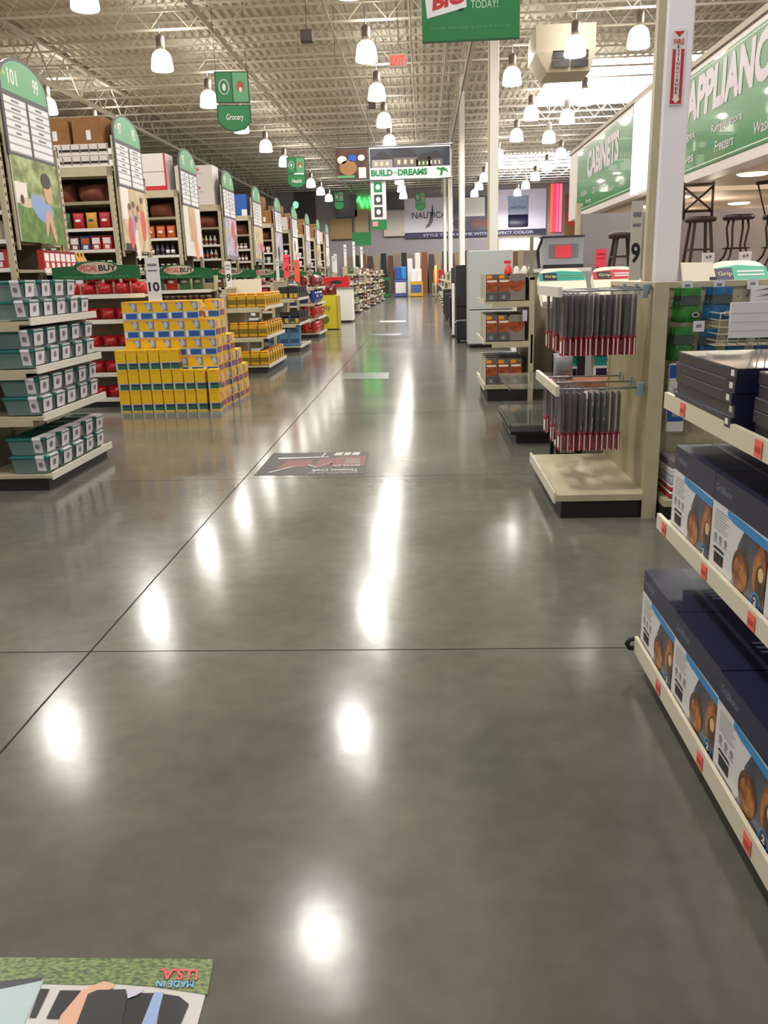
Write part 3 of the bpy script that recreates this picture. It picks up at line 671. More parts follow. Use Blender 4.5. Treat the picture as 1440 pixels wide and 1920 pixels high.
def price_post(name, loc, w, h, m, label, txt, rz=0.0, tcol=ink, stem=0.0, th=0.3):
    t = thing(name, label, 'price sign', loc, rz)
    k = MB(); k.box(-w / 2, 0, 0, w / 2, 0.006, h, m)
    if txt: k.text(txt, (-w * .4, -0.0015, h * .22), X_, Z_, w * .8, h * th, tcol, 0.03)
    k.quad((-w * .35, -0.001, h * .8), (w * .35, -0.001, h * .8), (w * .35, -0.001, h * .86), (-w * .35, -0.001, h * .86), grey if m is not pink else red)
    k.quad((-w * .35, -0.001, h * .68), (w * .35, -0.001, h * .68), (w * .35, -0.001, h * .72), (-w * .35, -0.001, h * .72), grey if m is not pink else red)
    k.obj('price_card', t)
    if stem: k = MB(); k.tube([(0, 0.012, -stem), (0, 0.012, h)], 0.008, steel, 6); k.obj('stem', t)
    return t
price_post('price_sign', (-3.23, 10.12, 1.309), 0.165, 0.50, whitec, 'white price card reading 10 above the yellow carton stack', '10', th=.22)
# ------------------------------------------------------------------ left action units further up the aisle
gondola('shelf_unit', 'beige end shelf unit stacked with yellow tubs', -2.62, -3.3, 14.0, 15.75, (0.60, 1.08), 1.42, rail=lipw)
tub = MB(); tub.bbox(-.075, -.07, 0, .075, .07, 0.2, M('tub_yellow', (196, 150, 20), .5), .015); tub.bbox(-.07, -.065, .2, .07, .065, .235, M('tub_amber', (226, 150, 24), .5), .015); tub.box(-.074, -.0715, .05, .074, .0715, .13, M('tub_olive', (120, 96, 18), .5))
tb = Proto(lab(tub.obj('yellow_tub'), 'x', 'tub'))
for li, z in enumerate((0.13, 0.605, 1.085)):
    for i in range(7):
        for q in range(4):
            if i and q: continue
            tb.at((-2.72 - q * 0.16, 14.12 + i * 0.24, z), 0, 'yellow tub, %s along and %s from the front on the %s shelf' % (ordn(i), ordn(q), ['bottom', 'middle', 'top'][li]), 'yellow tubs on the end unit')
k = MB(); k.box(-0.45, 0, 0, 0.1, 0.03, 0.42, cream); lab(k.obj('riser_panel', None, (-2.95, 14.9, 1.12)), 'cream divider panel standing behind the yellow tubs', 'panel')
price_post('price_sign', (-3.3, 14.4, 1.42), 0.10, 0.42, whitec, 'tall thin white price card over the yellow tubs', '9')
gondola('shelf_unit', 'beige end shelf unit with black and yellow coffee packs', -2.66, -3.2, 18.0, 19.6, (0.6, 1.12), 1.5, rail=lipw)
cf = carton(0.2, 0.15, 0.24, M('coffee_black', (34, 34, 40), .4), ((.08, .05, .45, .45, M('coffee_yellow', (190, 160, 40))), (.55, .05, .92, .45, M('coffee_yellow')), (.1, .6, .9, .8, dark)))
cf.box(-.1, .149, .0, .1, .151, .2, ink); cfp = Proto(lab(cf.obj('coffee_pack'), 'x', 'pack'))
bbx = Proto(lab(carton(0.22, 0.16, 0.22, M('dusty_blue', (88, 124, 158), .5), ((.1, .3, .9, .7, M('dusty_navy', (50, 74, 110))),)).obj('blue_carton'), 'x', 'carton'))
for li, z in enumerate((0.605, 1.125)):
    for i in range(5):
        for q in range(2 if i == 0 else 1): cfp.at((-2.78 - q * 0.22, 18.06 + i * 0.3, z), 0, 'black coffee pack with yellow panels, %s from the near end, %s from the front on the %s shelf' % (ordn(i), ordn(q), ['middle', 'top'][li]), 'black coffee packs')
for i in range(3):
    for r_ in range(3 if i < 2 else 1): bbx.at((-2.8 - i * 0.23, 18.06, 0.13 + r_ * .221), 0, 'dusty blue carton, %s from the aisle, %s up on the bottom deck' % (ordn(i), ordn(r_)), 'dusty blue cartons')
price_post('price_sign', (-2.9, 18.10, 1.56), 0.12, 0.46, pink, 'fluorescent pink price card over the coffee packs', '4', tcol=red, stem=.43)
gondola('shelf_unit', 'beige end shelf unit heaped with red and blue chip bags', -2.78, -3.3, 22.3, 24.0, (0.52, 0.9, 1.3), 1.45, rail=lipw)
cb = {}
for nm, col in (('red', (176, 24, 28)), ('blue', (34, 52, 140)), ('wine', (110, 26, 38))):
    k = MB(); k.pillow(0.27, 0.19, 0.32, M('chip_' + nm, col, .25, coat=.5, noise=.2, scale=14), n=14); k.pillow(.18, .198, .14, M('chip_label', (206, 190, 180)), (0, 0, .1), fat=.3); cb[nm] = Proto(lab(k.obj('chip_bag'), 'x', 'bag'))
for li, (z, c) in enumerate(((0.13, 'red'), (0.525, 'red'), (0.905, 'blue'), (1.305, 'wine'))):
    for i in range(5):
        for q in range(2 if i == 0 else 1): cb[c].at((-2.93 - q * 0.24, 22.48 + i * 0.33, z), PI / 2 + R.uniform(-.4, .4), 'glossy %s chip bag, %s along, %s from the aisle, on the %s shelf up' % (c, ordn(i), ordn(q), ordn(li)), 'chip bags on the end unit')
price_post('price_sign', (-3.32, 22.4, 1.452), 0.14, 0.55, orange, 'fluorescent orange price card over the chip bags', '', tcol=red)
price_post('price_sign', (-3.45, 20.2, 1.5), 0.07, 0.5, whitec, 'narrow white price card behind the pink price card', '', stem=1.5)
# yellow bin and white bin
t = thing('dump_bin', 'yellow cardboard dump bin with a dark oval badge', 'bin', (-3.0, 25.9, 0))
k = MB(); k.box(-.45, 0, 0.03, .3, .8, 1.02, M('bin_yellow', (206, 190, 30), .6)); k.text('Zesty', (-.36, -.004, .55), X_, Z_, .5, .2, M('bin_olive', (110, 110, 20)), .02); k.disc((-.08, -.003, .3), X_, Z_, .16, .13, M('bin_olive'), 20); k.obj('bin_body', t)
k = MB(); k.box(.3, 0, 0.03, .36, .8, 1.0, M('bin_mustard', (170, 150, 40), .6)); k.box(-.4, .05, 0, .3, .75, .03, kick); k.obj('side_rack', t)
for i in range(3):
    for q in range(2): cb['wine'].at((-3.28 + i * .22, 26.1 + q * .3, 1.03), .0, 'wine red chip bag heaped in the yellow bin, %s from the left in the %s row' % (ordn(i), ordn(q)), 'bags in the yellow bin')
t = thing('cooler_stand', 'white cooler stand with a red box on top', 'cooler', (-2.85, 30.0, 0))
k = MB(); k.box(-.42, 0, 0.07, .3, .9, 1.15, white); k.box(-.38, .02, 0, .26, .88, .07, kick); k.obj('cabinet', t)
k = MB(); k.box(-.45, -.02, 1.15, .33, .92, 1.2, steel); k.obj('counter_top', t)
k = MB(); k.box(-.95, 0.1, 1.21, -.05, .6, 1.56, M('cooler_red', (196, 26, 36), .4)); k.disc((-.5, .095, 1.38), X_, Z_, .22, .07, ink, 16); lab(k.obj('red_box', None, (-2.6, 30, 0)), 'bright red box with a dark badge on the white cooler stand', 'box')
# farther end units down the left side of the aisle
fcol = [('rose and cream', [7, 5, 7, 0]), ('white and teal', [5, 4, 5, 2]), ('brown and cream', [5, 6, 9, 5]), ('grey and tan', [6, 5, 9, 6]), ('dark green and tan', [9, 4, 6, 9]), ('tan and cream', [5, 6, 6, 5])]
for n_, (cn, cl) in enumerate(fcol):
    y = 33.0 + n_ * 4.6; hi = n_ >= 1
    gondola('shelf_unit', 'distant beige end shelf unit with %s packs, %s beyond the white cooler' % (cn, ordn(n_)), -2.9 + .05 * n_, -3.5, y, y + 1.6, (0.5, 0.9, 1.3, 1.7) if hi else (0.5, 0.9, 1.3), 2.05 if hi else 1.75, rail=lipw, group='distant end units')
    for li, z in enumerate((0.13, .505, .905, 1.305, 1.705) if hi else (0.13, .505, .905, 1.305)):
        for i in range(4):
            for q in range(2 if i == 0 else 1):
                c_ = cl[(i + li + q) % 4]; kd = ['box', 'bag'][(n_ + li) % 2]
                ITEM(kd, c_, (-3.02 - q * .22 + .05 * n_, y + .2 + i * .36, z), '%s %s, %s along, %s from the front, %s shelf up, %s far unit' % (CN[c_], KN[kd], ordn(i), ordn(q), ordn(li), ordn(n_)), 'goods on the distant end units', PI / 2 if q == 0 and i else 0)
for i, (px_, y_, z_, h_) in enumerate(((-3.49, 38.4, 2.052, .9), (-3.52, 33.5, 1.752, .6), (-3.52, 34.3, 1.752, .7), (-3.47, 43, 2.052, 1.2), (-3.42, 47.6, 2.052, 1.1))):
    price_post('price_sign', (px_, y_, z_), .12, h_, whitec, ['tall white price card between far left end units', 'narrow white price card just beyond the white cooler', 'thin white price card behind the red box', 'tallest pale card far down the left side', 'pale card farthest down the left side'][i], '')
# ------------------------------------------------------------------ right front: low unit with boxed griddles
gondola('shelf_unit', 'long beige shelf unit in the right foreground full of navy boxes', 0.785, 1.75, -1.2, 2.96, (0.618, 1.062), 1.32, deck_z=0.13, kz=0.095, post_y=(0, 4.12), inset=.055)
foodm = M('food_print', (190, 120, 50), 0.4, rgb2=(112, 60, 24), scale=26); foodd = M('food_dark', (96, 66, 36), 0.4, rgb2=(56, 36, 24), scale=30)
steam = M('steam_print', (104, 108, 116), 0.4, rgb2=(58, 60, 70), scale=7)
ptx = M('paper_text', (140, 138, 142), 0.5); bwhite = M('box_white', (214, 212, 212), 0.4)
def griddle_box():
    t = thing('boxed_griddle', 'x', 'box'); w_, d_, h_ = 0.408, 0.40, 0.292
    k = MB(); k.box(0, -w_ / 2, 0, d_, w_ / 2, h_, navy)
    # printed side faces -X ; u runs from far (+Y) to near (-Y)
    def P(u, v, o): return (-o, w_ / 2 - u * w_, v * h_)
    def q(u0, v0, u1, v1, m, o): k.quad(P(u0, v0, o), P(u1, v0, o), P(u1, v1, o), P(u0, v1, o), m)
    q(0, 0, 1, .72, bwhite, .0006); k.poly([P(.46, 0, .0009), P(1, 0, .0009), P(1, .68, .0009), P(.62, .66, .0009), P(.52, .45, .0009), P(.50, .2, .0009)], steam)
    k.poly([P(.56, .3, .001), P(.44, .05, .001), P(.40, 0, .001), P(.6, 0, .001)], M('mist_print', (150, 150, 154), .4))
    k.poly([P(.30, .72, .0014), P(1, .70, .0014), P(1, .61, .0014), P(.42, .63, .0014), P(.30, .66, .0014)], sky)
    k.poly([P(.84, .61, .0013), P(1, .61, .0013), P(1, .42, .0013), P(.86, .45, .0013)], M('meat_print', (96, 34, 28), .4))
    U = Vector((0, -1, 0)); V = Z_
    k.disc(P(.60, .235, .0012), U, V, .062, .062, foodd, 18); k.disc(P(.60, .21, .0016), U, V, .050, .050, foodm, 18)
    k.disc(P(.90, .32, .0017), U, V, .04, .088, foodm, 20); k.disc(P(.92, .26, .0021), U, V, .028, .055, foodd, 14); k.disc(P(.93, .36, .0023), U, V, .018, .02, M('egg_print', (222, 190, 130), .4), 10)
    k.disc(P(.885, .085, .0026), U, V, .030, .026, sky, 18); k.disc(P(.885, .085, .0030), U, V, .024, .020, navy, 18); k.text('2', P(.862, .05, .0034), U, V, .018, .022, whitec, .03)
    for r_ in range(8): q(.06, .64 - r_ * .028, .34 - (r_ % 3) * .03, .648 - r_ * .028, ptx, .0012)
    for c in range(3): k.disc(P(.10 + c * .10, .37 - .0 * c, .0014), U, V, .012, .011, ptx, 10); q(.065 + c * .1, .31, .135 + c * .1, .325, ptx, .0012)
    k.poly([P(.07, .24, .0014), P(.30, .24, .0014), P(.27, .27, .0014), P(.10, .27, .0014)], ink); q(.10, .10, .28, .215, ink, .0014); q(.06, .03, .36, .05, ptx, .0014)
    k.text('Grid&sear', P(.04, .83, .0012), U, V, .13, .024, M('box_silver', (120, 126, 150), .4), .005)
    # top face: lettering and tape seam
    k.quad((.12, -w_ / 2, h_ + .0006), (.135, -w_ / 2, h_ + .0006), (.135, w_ / 2, h_ + .0006), (.12, w_ / 2, h_ + .0006), M('tape', (70, 74, 110), .2))
    for r_ in range(3): k.quad((.15, -.10 + r_ * .03, h_ + .0008), (.27 - r_ * .03, -.10 + r_ * .03, h_ + .0008), (.27 - r_ * .03, -.085 + r_ * .03, h_ + .0008), (.15, -.085 + r_ * .03, h_ + .0008), M('box_silver'))
    k.obj('printed_carton', t)
    k = MB(); n = 8; vs = []
    for i in range(n + 1):
        for jj in range(n + 1): vs.append((.01 + (d_ - .02) * i / n, -w_ / 2 + .01 + (w_ - .02) * jj / n, h_ + .0015 + R.uniform(0, .003)))
    k.add(vs, [(i * (n + 1) + jj, (i + 1) * (n + 1) + jj, (i + 1) * (n + 1) + jj + 1, i * (n + 1) + jj + 1) for i in range(n) for jj in range(n)], M('shrink_film', (60, 64, 90), 0.06, alpha=0.10), True); k.obj('film_wrap', t)
    return t
gb = Proto(griddle_box())
GN = {0: 'bottom deck', 1: 'middle shelf'}
for li, (z, ys_, dx) in enumerate(((0.134, 2.74, 0.0), (0.623, 2.645, 0.055))):
    for i in range(5):
        for q in range(2):
            gb.at((0.803 + dx + q * 0.415, ys_ - i * 0.414, z - .0), R.uniform(-.012, .012), 'navy griddle box on the %s, %s from the far end, %s row' % (GN[li], ordn(i), ['front', 'rear'][q]), 'boxed griddles')
def flat_box():
    k = MB(); k.box(0, -.27, 0, .62, .27, .0325, navy); k.quad((-.0008, -.268, .002), (-.0008, .268, .002), (-.0008, .268, .029), (-.0008, -.268, .029), dark)
    k.quad((-.0012, -.25, .01), (-.0012, -.225, .01), (-.0012, -.225, .027), (-.0012, -.25, .027), whitec); k.quad((-.0012, -.20, .0295), (-.0012, .265, .0295), (-.0012, .265, .0318), (-.0012, -.20, .0318), M('edge_strip', (120, 120, 134)))  # small white label, pale strip along the upper front edge
    k.quad((.0, -.27, .0329), (.62, -.27, .0329), (.62, .27, .0329), (0, .27, .0329), M('glossy_lid', (120, 122, 140), .12, coat=1.0, noise=.2, scale=5)); return k.obj('flat_carton')
fb = Proto(lab(flat_box(), 'x', 'box'))
for s_, (y_, n_, x_) in enumerate(((2.58, 5, .845), (1.97, 5, .875), (1.36, 5, .88))):
    for i in range(n_): fb.at((x_ + R.uniform(-.006, .008), y_ + R.uniform(-.006, .006), 1.066 + i * .0335), R.uniform(-.012, .012), 'flat navy carton, %s from the bottom of the %s stack on the top shelf' % (ordn(i), ['far', 'second', 'nearest'][s_]), 'flat navy cartons')
tg = MB(); tg.box(-.001, -.024, 0, 0, .024, .044, tag); tg.quad((-.0016, -.018, .012), (-.0016, .018, .012), (-.0016, .018, .026), (-.0016, -.018, .026), M('tag_ink', (190, 60, 56)))
tgp = Proto(lab(tg.obj('price_tag'), 'x', 'price tag'))
for z, ys_, nm in ((0.088, (2.62, 2.17, 1.80, 1.42), 'bottom'), (0.583, (2.86, 2.42, 2.04, 1.6), 'middle'), (1.03, (2.74, 2.1), 'top')):
    for i, y_ in enumerate(ys_): tgp.at((0.7835 if nm == 'bottom' else 0.8385, y_, z + .002), 0, 'salmon price tag, %s from the far end of the %s shelf edge' % (ordn(i), nm), 'salmon price tags')
k = MB(); k.tube([(.80, 2.985, .085), (.772, 2.982, .09), (.762, 2.98, .108), (.772, 2.98, .126), (.80, 2.98, .13)], .010, kick, 8); lab(k.obj('corner_bumper'), 'black rubber bumper curled round the far corner of the foreground shelf', 'bumper')
# ------------------------------------------------------------------ right end unit with wrapped packages
gondola('shelf_unit', 'beige end unit with hanging wrapped packages and a bare bottom deck', 0.79, 1.36, 5.05, 6.28, (), 1.425, deck_z=0.155, kz=0.115, post_y=(0.0, 1.19), panel=M('olive_panel', (156, 148, 112), .4))
k = MB(); k.box(1.335, 5.035, 0, 1.42, 5.055, 1.425, beige); lab(k.obj('corner_post'), 'broad beige post at the near corner of the hanging package unit', 'post')
barp = None
for z, zn in ((0.80, 'lower'), (1.385, 'upper')):
    t = thing('hang_rail', '%s beige rail with silver arms for wrapped packages' % zn, 'rail', (0.8, 5.08, z))
    k = MB(); k.box(-.012, 0, -.03, .012, .93, .03, lipw if zn == 'upper' else lipm); k.obj('price_rail', t)
    for yy in (0.10, 0.42, .74):
        k = MB(); k.tube([(0.0, yy, 0), (.55, yy, .0)], .006, steel, 8); k.box(.53, yy - .015, -.03, .545, yy + .015, .03, M('arm_plate', (150, 166, 176), .4)); (k.box(.50, yy - .03, -.05, .53, yy + .03, .03, M('arm_plate')) if yy < .2 else None); k.obj('arm', t)
film = M('clear_film', (190, 196, 204), 0.10, alpha=0.10, coat=.3)
cardr = M('red_card', (150, 18, 30), .5); dkp = M('plum_insert', (66, 48, 56), .5)
def wrapped():
    t = thing('wrapped_package', 'x', 'package')
    k = MB(); k.box(-.004, -.05, -.31, .004, .05, -.03, dkp); k.obj('dark_insert', t)
    k = MB(); k.box(-.009, -.053, -.385, .009, .053, -.27, cardr); k.quad((-.002, -.0545, -.385), (.004, -.0545, -.385), (.004, -.0545, -.285), (-.002, -.0545, -.285), whitec); k.quad((-.0095, -.03, -.37), (-.0095, .03, -.37), (-.0095, .03, -.30), (-.0095, -.03, -.30), whitec); k.obj('red_card', t)
    k = MB(); loft(k, [[(-.006, -.05, .0), (.006, -.05, .0), (.006, .05, .0), (-.006, .05, .0)], [(-.013, -.06, -.05), (.013, -.062, -.05), (.013, .06, -.05), (-.013, .06, -.05)], [(-.011, -.06, -.2), (.013, -.06, -.2), (.011, .06, -.2), (-.012, .06, -.2)], [(-.012, -.056, -.275), (.011, -.056, -.275), (.011, .056, -.275), (-.012, .056, -.275)]], film); k.obj('plastic_sleeve', t)
    return t
wp = Proto(wrapped())
for zi, (z, n_) in enumerate(((0.80, 11), (1.385, 14))):
    for ri, yy in enumerate((5.18, 5.50, 5.82)):
        m_ = n_ if ri == 0 else n_ - 3 - 2 * ri
        for i in range(m_):
            wp.at((0.838 + i * (.036 if zi == 0 else .0325) + R.uniform(-.003, .003), yy, z + .006), R.uniform(-.10, .10), 'clear wrapped package with red card, %s from the aisle on the %s arm, %s rail' % (ordn(i, m_), ['near', 'middle', 'far'][ri], ['lower', 'upper'][zi]), 'hanging wrapped packages')
price_post('price_sign', (1.235, 5.12, 1.44), .065, .44, M('cream_card', (206, 200, 186)), 'tall narrow cream price sign reading 9 beside the white column', '9', th=.26)
# ------------------------------------------------------------------ pegboard run facing the camera behind the near shelf
t = thing('pegboard_run', 'beige pegboard shelving right of the near white column', 'shelving', (1.44, 5.32, 0))
k = MB(); k.box(0, .02, 0, 4.2, .05, 1.40, beige)
for c in range(46):
    for r_ in range(11): k.box(.03 + c * .05, .0185, .72 + r_ * .06, .038 + c * .05, .0195, .728 + r_ * .06, ink)
k.obj('pegboard', t)
k = MB(); k.box(0, 0, 1.385, 4.2, .12, 1.42, beige); k.obj('top_ledge', t)
k = MB(); k.box(0.34, .06, 1.13, 4.2, 1.0, 1.16, beige); k.obj('shelf', t)
k = MB(); k.box(0, -.35, 0, 4.2, .02, .1, kick); k.obj('kick_plate', t)
k = MB(); k.box(0, -.38, .1, 4.2, .02, .14, beige); k.obj('base_deck', t)
for xx in (0, 1.2, 2.4): 
    k = MB(); k.box(xx, .005, 0, xx + .04, .06, 1.40, beige); k.obj('upright', t)
bag_g = M('green_pack', (50, 130, 52), .35, noise=.3, scale=20); bag_b = M('blue_pack', (38, 100, 150), .35, noise=.3, scale=20)
def hangpack(m, w_, h_):
    t = thing('hanging_pack', 'x', 'package'); k = MB(); k.pillow(w_, .05, h_ * .60, m, (0, 0, -h_), n=14, fat=.4); k.box(-w_ * .45, -.03, -.045, w_ * .45, -.02, -.0, m); k.obj('pack', t)
    k = MB(); k.box(-w_ * .46, -.026, -h_ * .50, w_ * .46, -.016, -.045, M('smoked_header', (70, 78, 74), .3)); k.disc((w_ * .25, -.034, -h_ * .78), X_, Z_, .022, .014, whitec, 12); k.disc((w_ * .25, -.0345, -h_ * .78), X_, Z_, .017, .010, ink, 12); k.obj('header_card', t)
    return t
gp_ = Proto(hangpack(bag_g, .125, .20)); bp_ = Proto(hangpack(bag_b, .125, .195))
for i in range(3):
    gp_.at((1.565 + i * .012, 5.27 - i * .035, 1.385), 0, 'green hanging pack, %s from the pegboard on the upper hook' % ordn(i), 'green hanging packs')
    gp_.at((1.545 + i * .01, 5.27 - i * .035, 1.155), 0, 'green hanging pack, %s from the pegboard on the lower hook' % ordn(i), 'green hanging packs')
    bp_.at((1.75 + i * .012, 5.27 - i * .035, 1.385), 0, 'blue hanging pack, %s from the pegboard on the upper hook' % ordn(i), 'blue hanging packs')
for i in range(3):
    bp_.at((1.73 + i * .17, 5.26, 1.14), 0, 'blue hanging pack half hidden under the white basket, %s from the left' % ordn(i), 'blue hanging packs')
k = MB(); wgm = M('wire_cream', (196, 188, 168), .4)
for i in range(9): k.tube([(1.72 + i * .06, 5.28, 1.05), (1.72 + i * .06, 5.06, 1.05), (1.72 + i * .06, 5.02, 1.24)], .004, wgm, 5, smooth=False)
for z in (1.08, 1.12, 1.16, 1.2, 1.24): k.tube([(1.72, 5.28, z), (1.72, 5.03, z), (2.2, 5.03, z)], .004, wgm, 5, smooth=False)
for y_ in (5.08, 5.15, 5.22): k.tube([(1.72, y_, 1.05), (2.2, y_, 1.05)], .004, wgm, 5, smooth=False)
lab(k.obj('wire_basket'), 'cream wire basket on the pegboard right of the green packs', 'basket')
k = MB(); k.box(1.765, 4.99, 1.10, 2.45, 5.012, 1.30, whitec)
for z in (1.14, 1.19, 1.24): k.box(1.765, 4.9885, z, 2.45, 4.99, z + .003, M('panel_line', (196, 190, 192)))
lab(k.obj('ribbed_panel'), 'white ribbed panel leaning on the cream wire basket', 'panel')
k = MB()
for i in range(4): k.poly([(1.99, 5.27, 1.30 + i * .018), (2.12, 5.262, 1.325 + i * .018), (2.3, 5.27, 1.328 + i * .018), (2.3, 5.27, 1.318 + i * .018), (2.12, 5.262, 1.315 + i * .018)], ink if i % 2 else whitec)
k.box(1.98, 5.275, 1.29, 2.32, 5.30, 1.385, whitec); lab(k.obj('striped_pack'), 'black and white striped pack hung above the white ribbed panel', 'package')
ct_ = MB(); ct_.box(-.032, -.004, -.035, .032, 0, .025, M('label_white', (220, 216, 230), .4)); ct_.quad((-.015, -.0046, -.012), (.015, -.0046, -.012), (.015, -.0046, .006), (-.015, -.0046, .006), grey)
ctp = Proto(lab(ct_.obj('price_label'), 'x', 'price label'))
for i, (x_, z_) in enumerate(((1.60, 1.40), (1.79, 1.40), (1.99, 1.40), (1.60, 1.175))): ctp.at((x_, 5.30 if i < 3 else 5.03, z_), 0, ['white price label over the green packs', 'white price label over the blue packs', 'white price label over the striped pack', 'lower white price label between the green packs'][i], 'white price labels')
t = thing('blue_pouch', 'white and blue pouch hanging with a silver window behind the navy boxes', 'package', (1.55, 5.2, .85))
k = MB(); k.box(-.055, 0, -.34, .055, .03, .09, whitec, .008); k.quad((-.05, -.001, -.27), (.05, -.001, -.27), (.05, -.001, -.17), (-.05, -.001, -.17), blue); k.quad((-.05, -.001, 0), (.05, -.001, 0), (.05, -.001, .08), (-.05, -.001, .08), blue); k.quad((-.022, -.002, -.24), (.022, -.002, -.24), (.022, -.002, -.06), (-.022, -.002, -.06), steel); k.obj('pouch', t)
k = MB(); k.box(1.63, 5.22, .60, 1.74, 5.26, .84, blue); k.quad((1.64, 5.218, .61), (1.73, 5.218, .61), (1.73, 5.218, .66), (1.64, 5.218, .66), whitec); lab(k.obj('blue_pouch'), 'smaller blue pouch to the right of the silver window pouch', 'package')
k = MB()
for r_ in range(4): k.tube([(1.74, 5.2, .42 + r_ * .05), (2.1, 5.2, .42 + r_ * .05)], .005, wgm, 5)
for r_ in range(7): k.tube([(1.74 + r_ * .06, 5.2, .42), (1.74 + r_ * .06, 5.2, .57)], .005, wgm, 5)
lab(k.obj('wire_rack'), 'cream wire rack low behind the middle row of navy boxes', 'rack')
towel = [('grey', M('towel_grey', (120, 112, 116), .9)), ('white', whitec), ('pale grey', M('towel_pale', (184, 180, 190), .9)), ('white', whitec), ('crimson', M('towel_crimson', (186, 30, 50), .9)), ('white', whitec), ('crimson', M('towel_crimson'))]
z = .145
for i, (cn, m_) in enumerate(reversed(towel)):
    k = MB(); h = .02 if i < 4 else .05; k.bbox(-.16, -.14, 0, .16, .14, h, m_, .008)
    lab(k.obj('folded_towel', None, (1.64, 5.11, z)), '%s folded towel, %s from the bottom of the pile by the corner post' % (cn, ordn(i)), 'towel', 'folded towels'); z += h + .001
# toilet seats displayed on the ledges
def seat(mat_a, mat_b, logo, flip=0):
    t = thing('toilet_seat', 'x', 'toilet seat'); w_, l_, th = .19, .44, .035
    out = [(-w_, 0), (w_, 0)] + [(w_ * math.cos(PI * i / 16) ** 1.0 if True else 0, l_ * .55 + l_ * .45 * math.sin(PI * i / 16)) for i in range(17)]
    o2 = [(-w_ * .97, 0)] + [(w_ * .97, 0)] + [(math.copysign(abs(math.cos(PI * i / 16)) ** .55, math.cos(PI * i / 16)) * w_, l_ * .55 + l_ * .45 * abs(math.sin(PI * i / 16)) ** .55) for i in range(17)]
    k = MB(); k.prism(o2, lambda u, v: (u, -th, v), lambda u, v: (u, 0, v), cream); k.obj('lid', t)
    k = MB(); k.prism([(u * 1.03, v * 1.01) for u, v in o2], lambda u, v: (u, .006, v), lambda u, v: (u, .028, v), white); k.obj('ring', t)
    k = MB(); k.add([(-w_ * .98, -th - .002, .27), (w_ * .98, -th - .002, .27), (w_ * .96, -th - .002, .38), (0, -th - .002, .40), (-w_ * .96, -th - .002, .37)], [(0, 1, 2, 3, 4)], mat_a); k.quad((-w_ * .8, -th - .003, .275), (-w_ * .2, -th - .003, .275), (-w_ * .2, -th - .003, .375), (-w_ * .8, -th - .003, .37), mat_b)
    k.text('Grip', (-w_ * .7, -th - .004, .30), X_, Z_, .09, .045, M('logo_gold', (214, 206, 150)), .01)
    for r_ in range(2): k.quad((-w_ * .05, -th - .004, .335 - r_ * .03), (w_ * .85, -th - .004, .335 - r_ * .03), (w_ * .85, -th - .004, .35 - r_ * .03), (-w_ * .05, -th - .004, .35 - r_ * .03), green_l if mat_a is teal else whitec)
    k.obj('label_band', t); return t
for (x_, y_, z_, ma, mb_, tx) in ((1.13, 6.9, 1.345, teal, dark, 'cream toilet seat with teal band above the wrapped packages'), (1.56, 6.85, 1.345, red, dark, 'cream toilet seat with red band left of the white column'),
                                  (1.98, 5.62, 1.40, M('band_mint', (90, 190, 160)), purple, 'cream toilet seat with mint and blue band right of the white column'), (2.40, 5.62, 1.40, purple, dark, 'cream toilet seat with purple band at the right edge of the picture')):
    s_ = seat(ma, mb_, ''); s_.location = (x_, y_, z_ - .10); s_.rotation_euler = (-.95 if y_ > 6 else -.80, 0, 0); lab(s_, tx, None, 'displayed toilet seats')
    if y_ < 6: s_.location = (x_ + .07, 5.52, 1.19); s_.rotation_euler = (-.74, 0, 0)
k = MB(); k.add([(1.66, 5.46, 1.161), (1.90, 5.46, 1.161), (1.86, 5.66, 1.53), (1.66, 5.66, 1.535), (1.66, 5.48, 1.161), (1.90, 5.48, 1.161), (1.86, 5.68, 1.53), (1.66, 5.68, 1.535)], [(0, 1, 2, 3), (7, 6, 5, 4), (0, 3, 7, 4), (1, 5, 6, 2), (3, 2, 6, 7), (0, 4, 5, 1)], cream); k.quad((1.83, 5.597, 1.42), (1.875, 5.597, 1.42), (1.872, 5.607, 1.44), (1.83, 5.607, 1.44), navy); lab(k.obj('display_board'), 'blank cream display board leaning right beside the white column', 'board')
# shelving holding seats behind the packages
t = thing('seat_shelving', 'dark framed shelving stocked with teal and white seat cartons', 'shelving', (1.1, 6.75, 0))
k = MB(); k.box(0, .0, 1.27, 2.2, .6, 1.30, beige); k.obj('top_shelf', t)
k = MB(); k.box(.42, .30, 0, 2.2, .34, 1.27, beige_dk); k.obj('back_panel', t)
for x_ in (.12,): 
    k = MB(); k.box(x_, .0, 0, x_ + .055, .05, 1.30, black); k.obj('post', t)
for z_ in (.08, .50, .88): k = MB(); k.box(-.0, 0.02, z_ - .02, 2.2, .5, z_, beige); k.obj('shelf', t)
tc_ = carton(.15, .12, .34, whitec, ((0, .78, 1, 1, teal), (0, .0, 1, .1, teal), (.12, .3, .88, .72, navy), (.3, .2, .7, .34, navy), (.35, .45, .5, .55, M('gold_dot', (210, 190, 110)))))
tcp = Proto(lab(tc_.obj('seat_carton'), 'x', 'carton'))
for li, z_ in enumerate((.08, .50, .88)):
    for i in range(6): tcp.at((1.16 + i * .17 + (.10 if i else 0), 6.80, z_), 0, 'teal and white seat carton, %s from the aisle on the %s shelf behind the wrapped packages' % (ordn(i), ['bottom', 'middle', 'upper'][li]), 'seat cartons')
k = MB(); k.pillow(.16, .12, .20, M('grey_wrap', (150, 150, 158), .25, noise=.2, scale=12), n=14); lab(k.obj('wrapped_bundle', None, (1.06, 6.5, .70)), 'grey plastic wrapped bundle beside the black post', 'bundle')
t = thing('display_table', 'low table with a rose brown printed top behind the lower wrapped packages', 'table', (.98, 6.33, 0))
